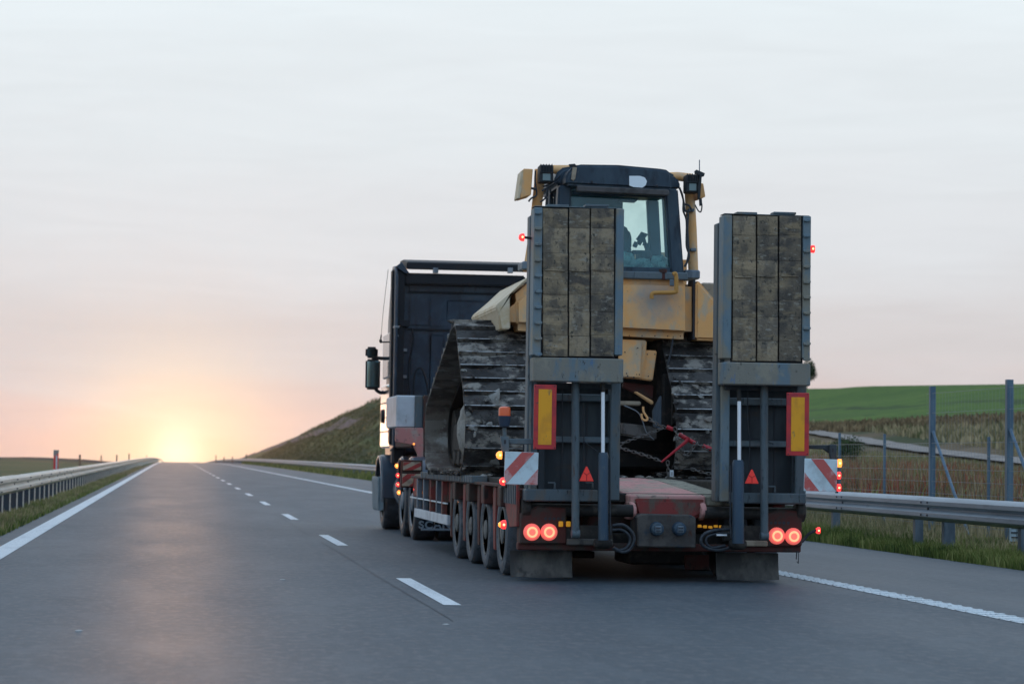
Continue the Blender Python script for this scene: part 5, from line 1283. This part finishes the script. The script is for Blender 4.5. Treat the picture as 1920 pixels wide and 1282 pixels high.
def cable(pts, Y, r=.010): m = MB(); m.tube(smooth(pixpath(pts, Y)), r, 5); return m.build('cable', HOSE, dz)
cable([(1004, 320), (1003, 340), (1006, 365), (996, 372), (991, 378)], YC); cable([(1018, 350), (1030, 346), (1045, 335), (1050, 330)], YC); cable([(1016, 358), (1030, 350), (1046, 340)], YC)
cable([(1028, 345), (1027, 360), (1022, 372), (1013, 379)], YC); cable([(996, 353), (1004, 355)], YC, .014); cable([(1026, 350), (1024, 386)], YC, .012)
cable([(1272, 350), (1278, 362), (1282, 380), (1284, 395), (1290, 400), (1289, 430), (1291, 470), (1288, 490), (1283, 500)], YC, .012)
cable([(1274, 352), (1281, 375), (1281, 395), (1287, 415), (1287, 460), (1292, 480), (1284, 500)], YC + .05, .012); cable([(1283, 383), (1292, 386), (1297, 396)], YC, .012)
cable([(1303, 384), (1309, 395), (1314, 397), (1316, 385), (1313, 372)], YC, .008)
m = MB(); m.pprism([(1303, 321), (1306, 318), (1322, 325), (1320, 331), (1316, 331), (1313, 372), (1309, 374), (1309, 350), (1312, 329), (1304, 325)], YC - .08, .05); m.build('aerial_bracket', CAGE, dz, bevel=.004)
m = MB(); m.tube(pixpath([(1311.5, 322), (1311.5, 300)], YC - .05), .006, 5); m.build('aerial', GALP, dz)
m = MB(); m.tube(pixpath([(1313, 372), (1314, 386)], YC - .06), .018, 6); m.build('plug', CAGE, dz)
for px, py in ((1297, 394), (1301, 468)): pbx('clamp', px-6, py-3, px+5, py+3, YC + .15, .1, GALP, dz, .006)
pbx('cab_side_bar', 1030, 345, 1034, 392, YC + .7, .06, DCAB, dz)
m = MB(); m.tube(smooth(pixpath([(1262, 515), (1266, 513), (1268, 520), (1268, 542), (1264, 548), (1232, 549), (1223, 551), (1222, 560)], YT - .1)), .023, 8); m.build('grab_handle', M('handle_yellow', (.45, .22, .05), .6), dz)
q = P(1243, 524, YT + .05); MB().lathe(q, [(0, .035), (.07, .035), (.075, .045), (.11, .045), (.115, .03)], 'z', 14).build('filler_cap', REDD, dz, q)
pbx('tank_latch', 1256, 524, 1264, 536, YT - .01, .02, GALP, dz, .005)
pbx('right_far_body', 1316, 530, 1345, 560, YT + 2.2, .3, BEI, dz, .02)

# ---------------------------------------------------------------- chains and load binder
STEEL = M('chain_steel', (.14, .13, .12), .5, .6, layers=[((30, 30, 30), (.07, .045, .03), .5, .68, 4)]); BRED = M('binder_red', (.38, .02, .03), .5, layers=[((20, 20, 20), (.15, .03, .03), .56, .70, 4)])
lm = None
def linkmesh():
    m = MB(); n, k = 12, 6; vs = []; fs = []
    for i in range(n):
        a = 2*math.pi*i/n; c = Vector((.0175*math.cos(a), .0, .011*math.sin(a)))
        cx = (.016 if math.cos(a) > 0 else -.016) if abs(math.cos(a)) > .1 else 0
        ctr = Vector((cx + .012*math.cos(a), 0, .015*math.sin(a))); out = Vector((math.cos(a), 0, math.sin(a)))
        for j in range(k):
            b = 2*math.pi*j/k; vs.append(ctr + out*.0055*math.cos(b) + Vector((0, 1, 0))*.0055*math.sin(b))
    for i in range(n):
        for j in range(k): fs.append((i*k+j, i*k+(j+1)%k, ((i+1)%n)*k+(j+1)%k, ((i+1)%n)*k+j))
    me = bpy.data.meshes.new('link'); me.from_pydata([tuple(v_) for v_ in vs], [], fs); me.materials.append(STEEL)
    for p in me.polygons: p.use_smooth = True
    return me
lm = linkmesh()
def chain(pts, Y, label, step=.042):
    path = smooth(pixpath(pts, Y), 10); t = thing('tie_down_chain', label, 'chain', path[0], 'lashing chains on the trailer deck')
    d = 0; k = 0; acc = 0; nxt = 0
    for i in range(len(path)-1):
        a, b = path[i], path[i+1]; L_ = (b-a).length
        while nxt <= acc + L_:
            p = a + (b-a) * ((nxt-acc)/L_ if L_ else 0); dr = (b-a).normalized()
            o = bpy.data.objects.new('link', lm); COL.objects.link(o); o.parent = t; o.location = p - t.location
            qn = dr.to_track_quat('X', 'Z'); o.rotation_mode = 'QUATERNION'
            from mathutils import Quaternion
            o.rotation_quaternion = qn @ Quaternion((1, 0, 0), math.pi/2*(k % 2) + .3 + R.uniform(-.2, .2)); nxt += step; k += 1
        acc += L_
    return t
YH = 24.9
chain([(1160, 838), (1185, 846), (1215, 855), (1243, 866)], YH, 'grey chain running low from the left ramp to the red binder handle')
chain([(1164, 832), (1190, 822), (1215, 814), (1240, 803)], YH + .3, 'rusty chain climbing behind from the left ramp to the hook')
chain([(1218, 786), (1232, 795), (1247, 802)], YH, 'short chain between the yellow hook and the red binder')
chain([(1266, 805), (1271, 825), (1280, 848), (1290, 852), (1300, 838), (1306, 830)], YH - .03, 'loose chain looping under the red binder')
chain([(1304, 832), (1315, 836), (1326, 842), (1338, 846)], YH - .02, 'chain wrapped around the right end of the red binder')
chain([(1252, 868), (1253, 885), (1252, 903)], YH - .02, 'chain hanging straight down to the deck behind the tow block')
chain([(1300, 880), (1320, 886), (1342, 890)], YH, 'chain lying by the right ramp at the muddy track')
chain([(1236, 903), (1250, 905), (1262, 906), (1290, 905), (1335, 906)], YH + .02, 'chain lying flat on the edge of the faded red deck')
bt = thing('load_binder', 'red ratchet load binder tightening the chains behind the bulldozer', 'load binder', P(1268, 815, YH))
m = MB(); m.tube(pixpath([(1250, 800), (1262, 805)], YH), .022, 8); m.build('hook_end', BRED, bt)
m = MB(); m.tube(pixpath([(1273, 814), (1303, 831)], YH), .023, 10); m.build('barrel', BRED, bt)
m = MB(); m.tube(pixpath([(1291, 820), (1286, 828), (1240, 866)], YH - .04), [.022, .018, .009], 8); m.build('handle', BRED, bt)
m = MB(); m.tube(pixpath([(1318, 836), (1336, 843)], YH), .024, 8); m.build('hook_end', BRED, bt)
hk = thing('chain_hook', 'yellow steel hook hanging from the bulldozer belly', 'hook', P(1206, 765, YH))
m = MB(); m.tube(smooth(pixpath([(1206, 762), (1207, 772), (1214, 784), (1210, 788), (1204, 784), (1203, 775)], YH)), .012, 7); m.build('hook_body', YEL, hk)
m = MB(); m.pb(1256, 881, 1263, 893, YH - .05, .004); tg = m.build('tag', M('tag_white', (.5, .54, .56), .5), None, P(1259, 887, YH-.05), bevel=.004); tag(tg, 'small white tag hanging beside the vertical chain', 'tag')
tg.name = 'chain_tag'
for dzz in (.008, -.004, -.016):
    c = P(1259.5, 887, YH - .052); MB().box(c.x-.011, c.x+.011, c.y, c.y+.001, c.z+dzz-.002, c.z+dzz+.002).build('print_line', DARK, tg, c)

# bolts, seams and stencils on the tank and hatches
for px, py in ((1172, 660), (1196, 652), (1175, 700), (1199, 702), (1214, 664), (1228, 664), (1216, 705)):
    q = P(px, py, YT + .06); MB().lathe(q, [(-.004, .006), (.006, .008)], 'y', 6).build('hatch_bolt', DARK, dz, q)
for px in range(1012, 1300, 24):
    q = P(px, 627 + (px-1012)*.012, YT); 
    if px > 1170: MB().lathe((q.x, YT - .004, q.z), [(-.003, .006), (.006, .008)], 'y', 6).build('tank_bolt', REDD, dz, q)
for px, py, w_, h_ in ((1187, 706, 3, 2.5), (1176, 703, 2, 3), (1193, 701, 1.6, 1.6)):
    pbx('grease_mark', px, py, px + w_, py + h_, YT + .076, .003, DARK, dz, 0)
# mud clods packed on the track shoes and the deck edge
CL = []
rr_c = random.Random(11)
for k in range(5):
    m = MB(); vs = []; n = 7
    for j in range(4):
        for i in range(n):
            th = (j + .5) / 4 * math.pi; ph = i / n * 2 * math.pi; r = 1 + rr_c.uniform(-.3, .3)
            vs.append((math.sin(th)*math.cos(ph)*r, math.sin(th)*math.sin(ph)*r*.8, math.cos(th)*r*.6))
    fs = [(j*n+i, j*n+(i+1)%n, (j+1)*n+(i+1)%n, (j+1)*n+i) for j in range(3) for i in range(n)] + [tuple(range(n))[::-1], tuple(range(3*n, 4*n))]
    me = bpy.data.meshes.new('mud_clod'); me.from_pydata(vs, [], fs); me.materials.append((MUDC, TRK, TRKI)[k % 3]); CL.append(me)
for x0, x1 in (TLX, TRX):
    for k in range(75):
        s_ = rr_c.uniform(.70, 1.02) * tot if k < 55 else rr_c.uniform(0, .25) * tot
        a, b = at(s_), at(s_ + .02); phi = math.atan2(b[1]-a[1], b[0]-a[0])
        off = rr_c.uniform(.02, .045); edge = rr_c.random() < .45
        x = (x0 + rr_c.uniform(-.015, .05) if rr_c.random() < .6 else x1 - rr_c.uniform(-.015, .05)) if edge else rr_c.uniform(x0, x1)
        o = bpy.data.objects.new('mud_clod', rr_c.choice(CL)); COL.objects.link(o); o.parent = dz
        o.location = Vector((x, a[0] - math.sin(phi)*off, a[1] + math.cos(phi)*off)) - world_loc(dz)
        q_ = rr_c.uniform(.018, .05); o.scale = (q_*1.5, q_, q_*.7); o.rotation_euler = (phi, rr_c.uniform(-.4, .4), rr_c.uniform(0, 3))
for k in range(26):
    o = bpy.data.objects.new('mud_clod', rr_c.choice(CL)); COL.objects.link(o); o.parent = dz
    o.location = Vector((rr_c.uniform(3.1, 5.7), rr_c.uniform(24.9, 25.4), .94)) - world_loc(dz); q_ = rr_c.uniform(.015, .045); o.scale = (q_*1.3, q_, q_*.7)
# air lines and brackets behind the cab
for pts in ([(775, 745), (778, 700), (790, 690), (800, 720), (806, 760)], [(770, 760), (766, 690), (775, 640), (772, 615)], [(812, 735), (830, 720), (842, 745)]):
    m = MB(); m.tube(smooth(pixpath(pts, Yk - .25)), .016, 6); m.build('air_line', CABD, tk)
for z in (1.9, 2.3, 2.7, 3.1): MB().box(3.40, 3.46, Yk - .12, Yk - .02, z, z + .05).build('cab_clip', SILV, tk, bevel=.006)
# ---------------------------------------------------------------- evening haze
hm = bpy.data.materials.new('haze_air'); hm.use_nodes = True; hn = hm.node_tree.nodes; hn.remove(hn['Principled BSDF'])
pv = hn.new('ShaderNodeVolumePrincipled'); pv.inputs['Color'].default_value = (.95, .90, .88, 1); pv.inputs['Density'].default_value = .00005
pv.inputs['Anisotropy'].default_value = .9
hm.node_tree.links.new(pv.outputs[0], hn['Material Output'].inputs['Volume'])
m = MB(); m.box(-600, 600, -70, 1020, -20, 16)
o = m.build('haze', hm); o['kind'] = 'stuff'
sc.cycles.volume_bounces = 0; sc.cycles.volume_max_steps = 64
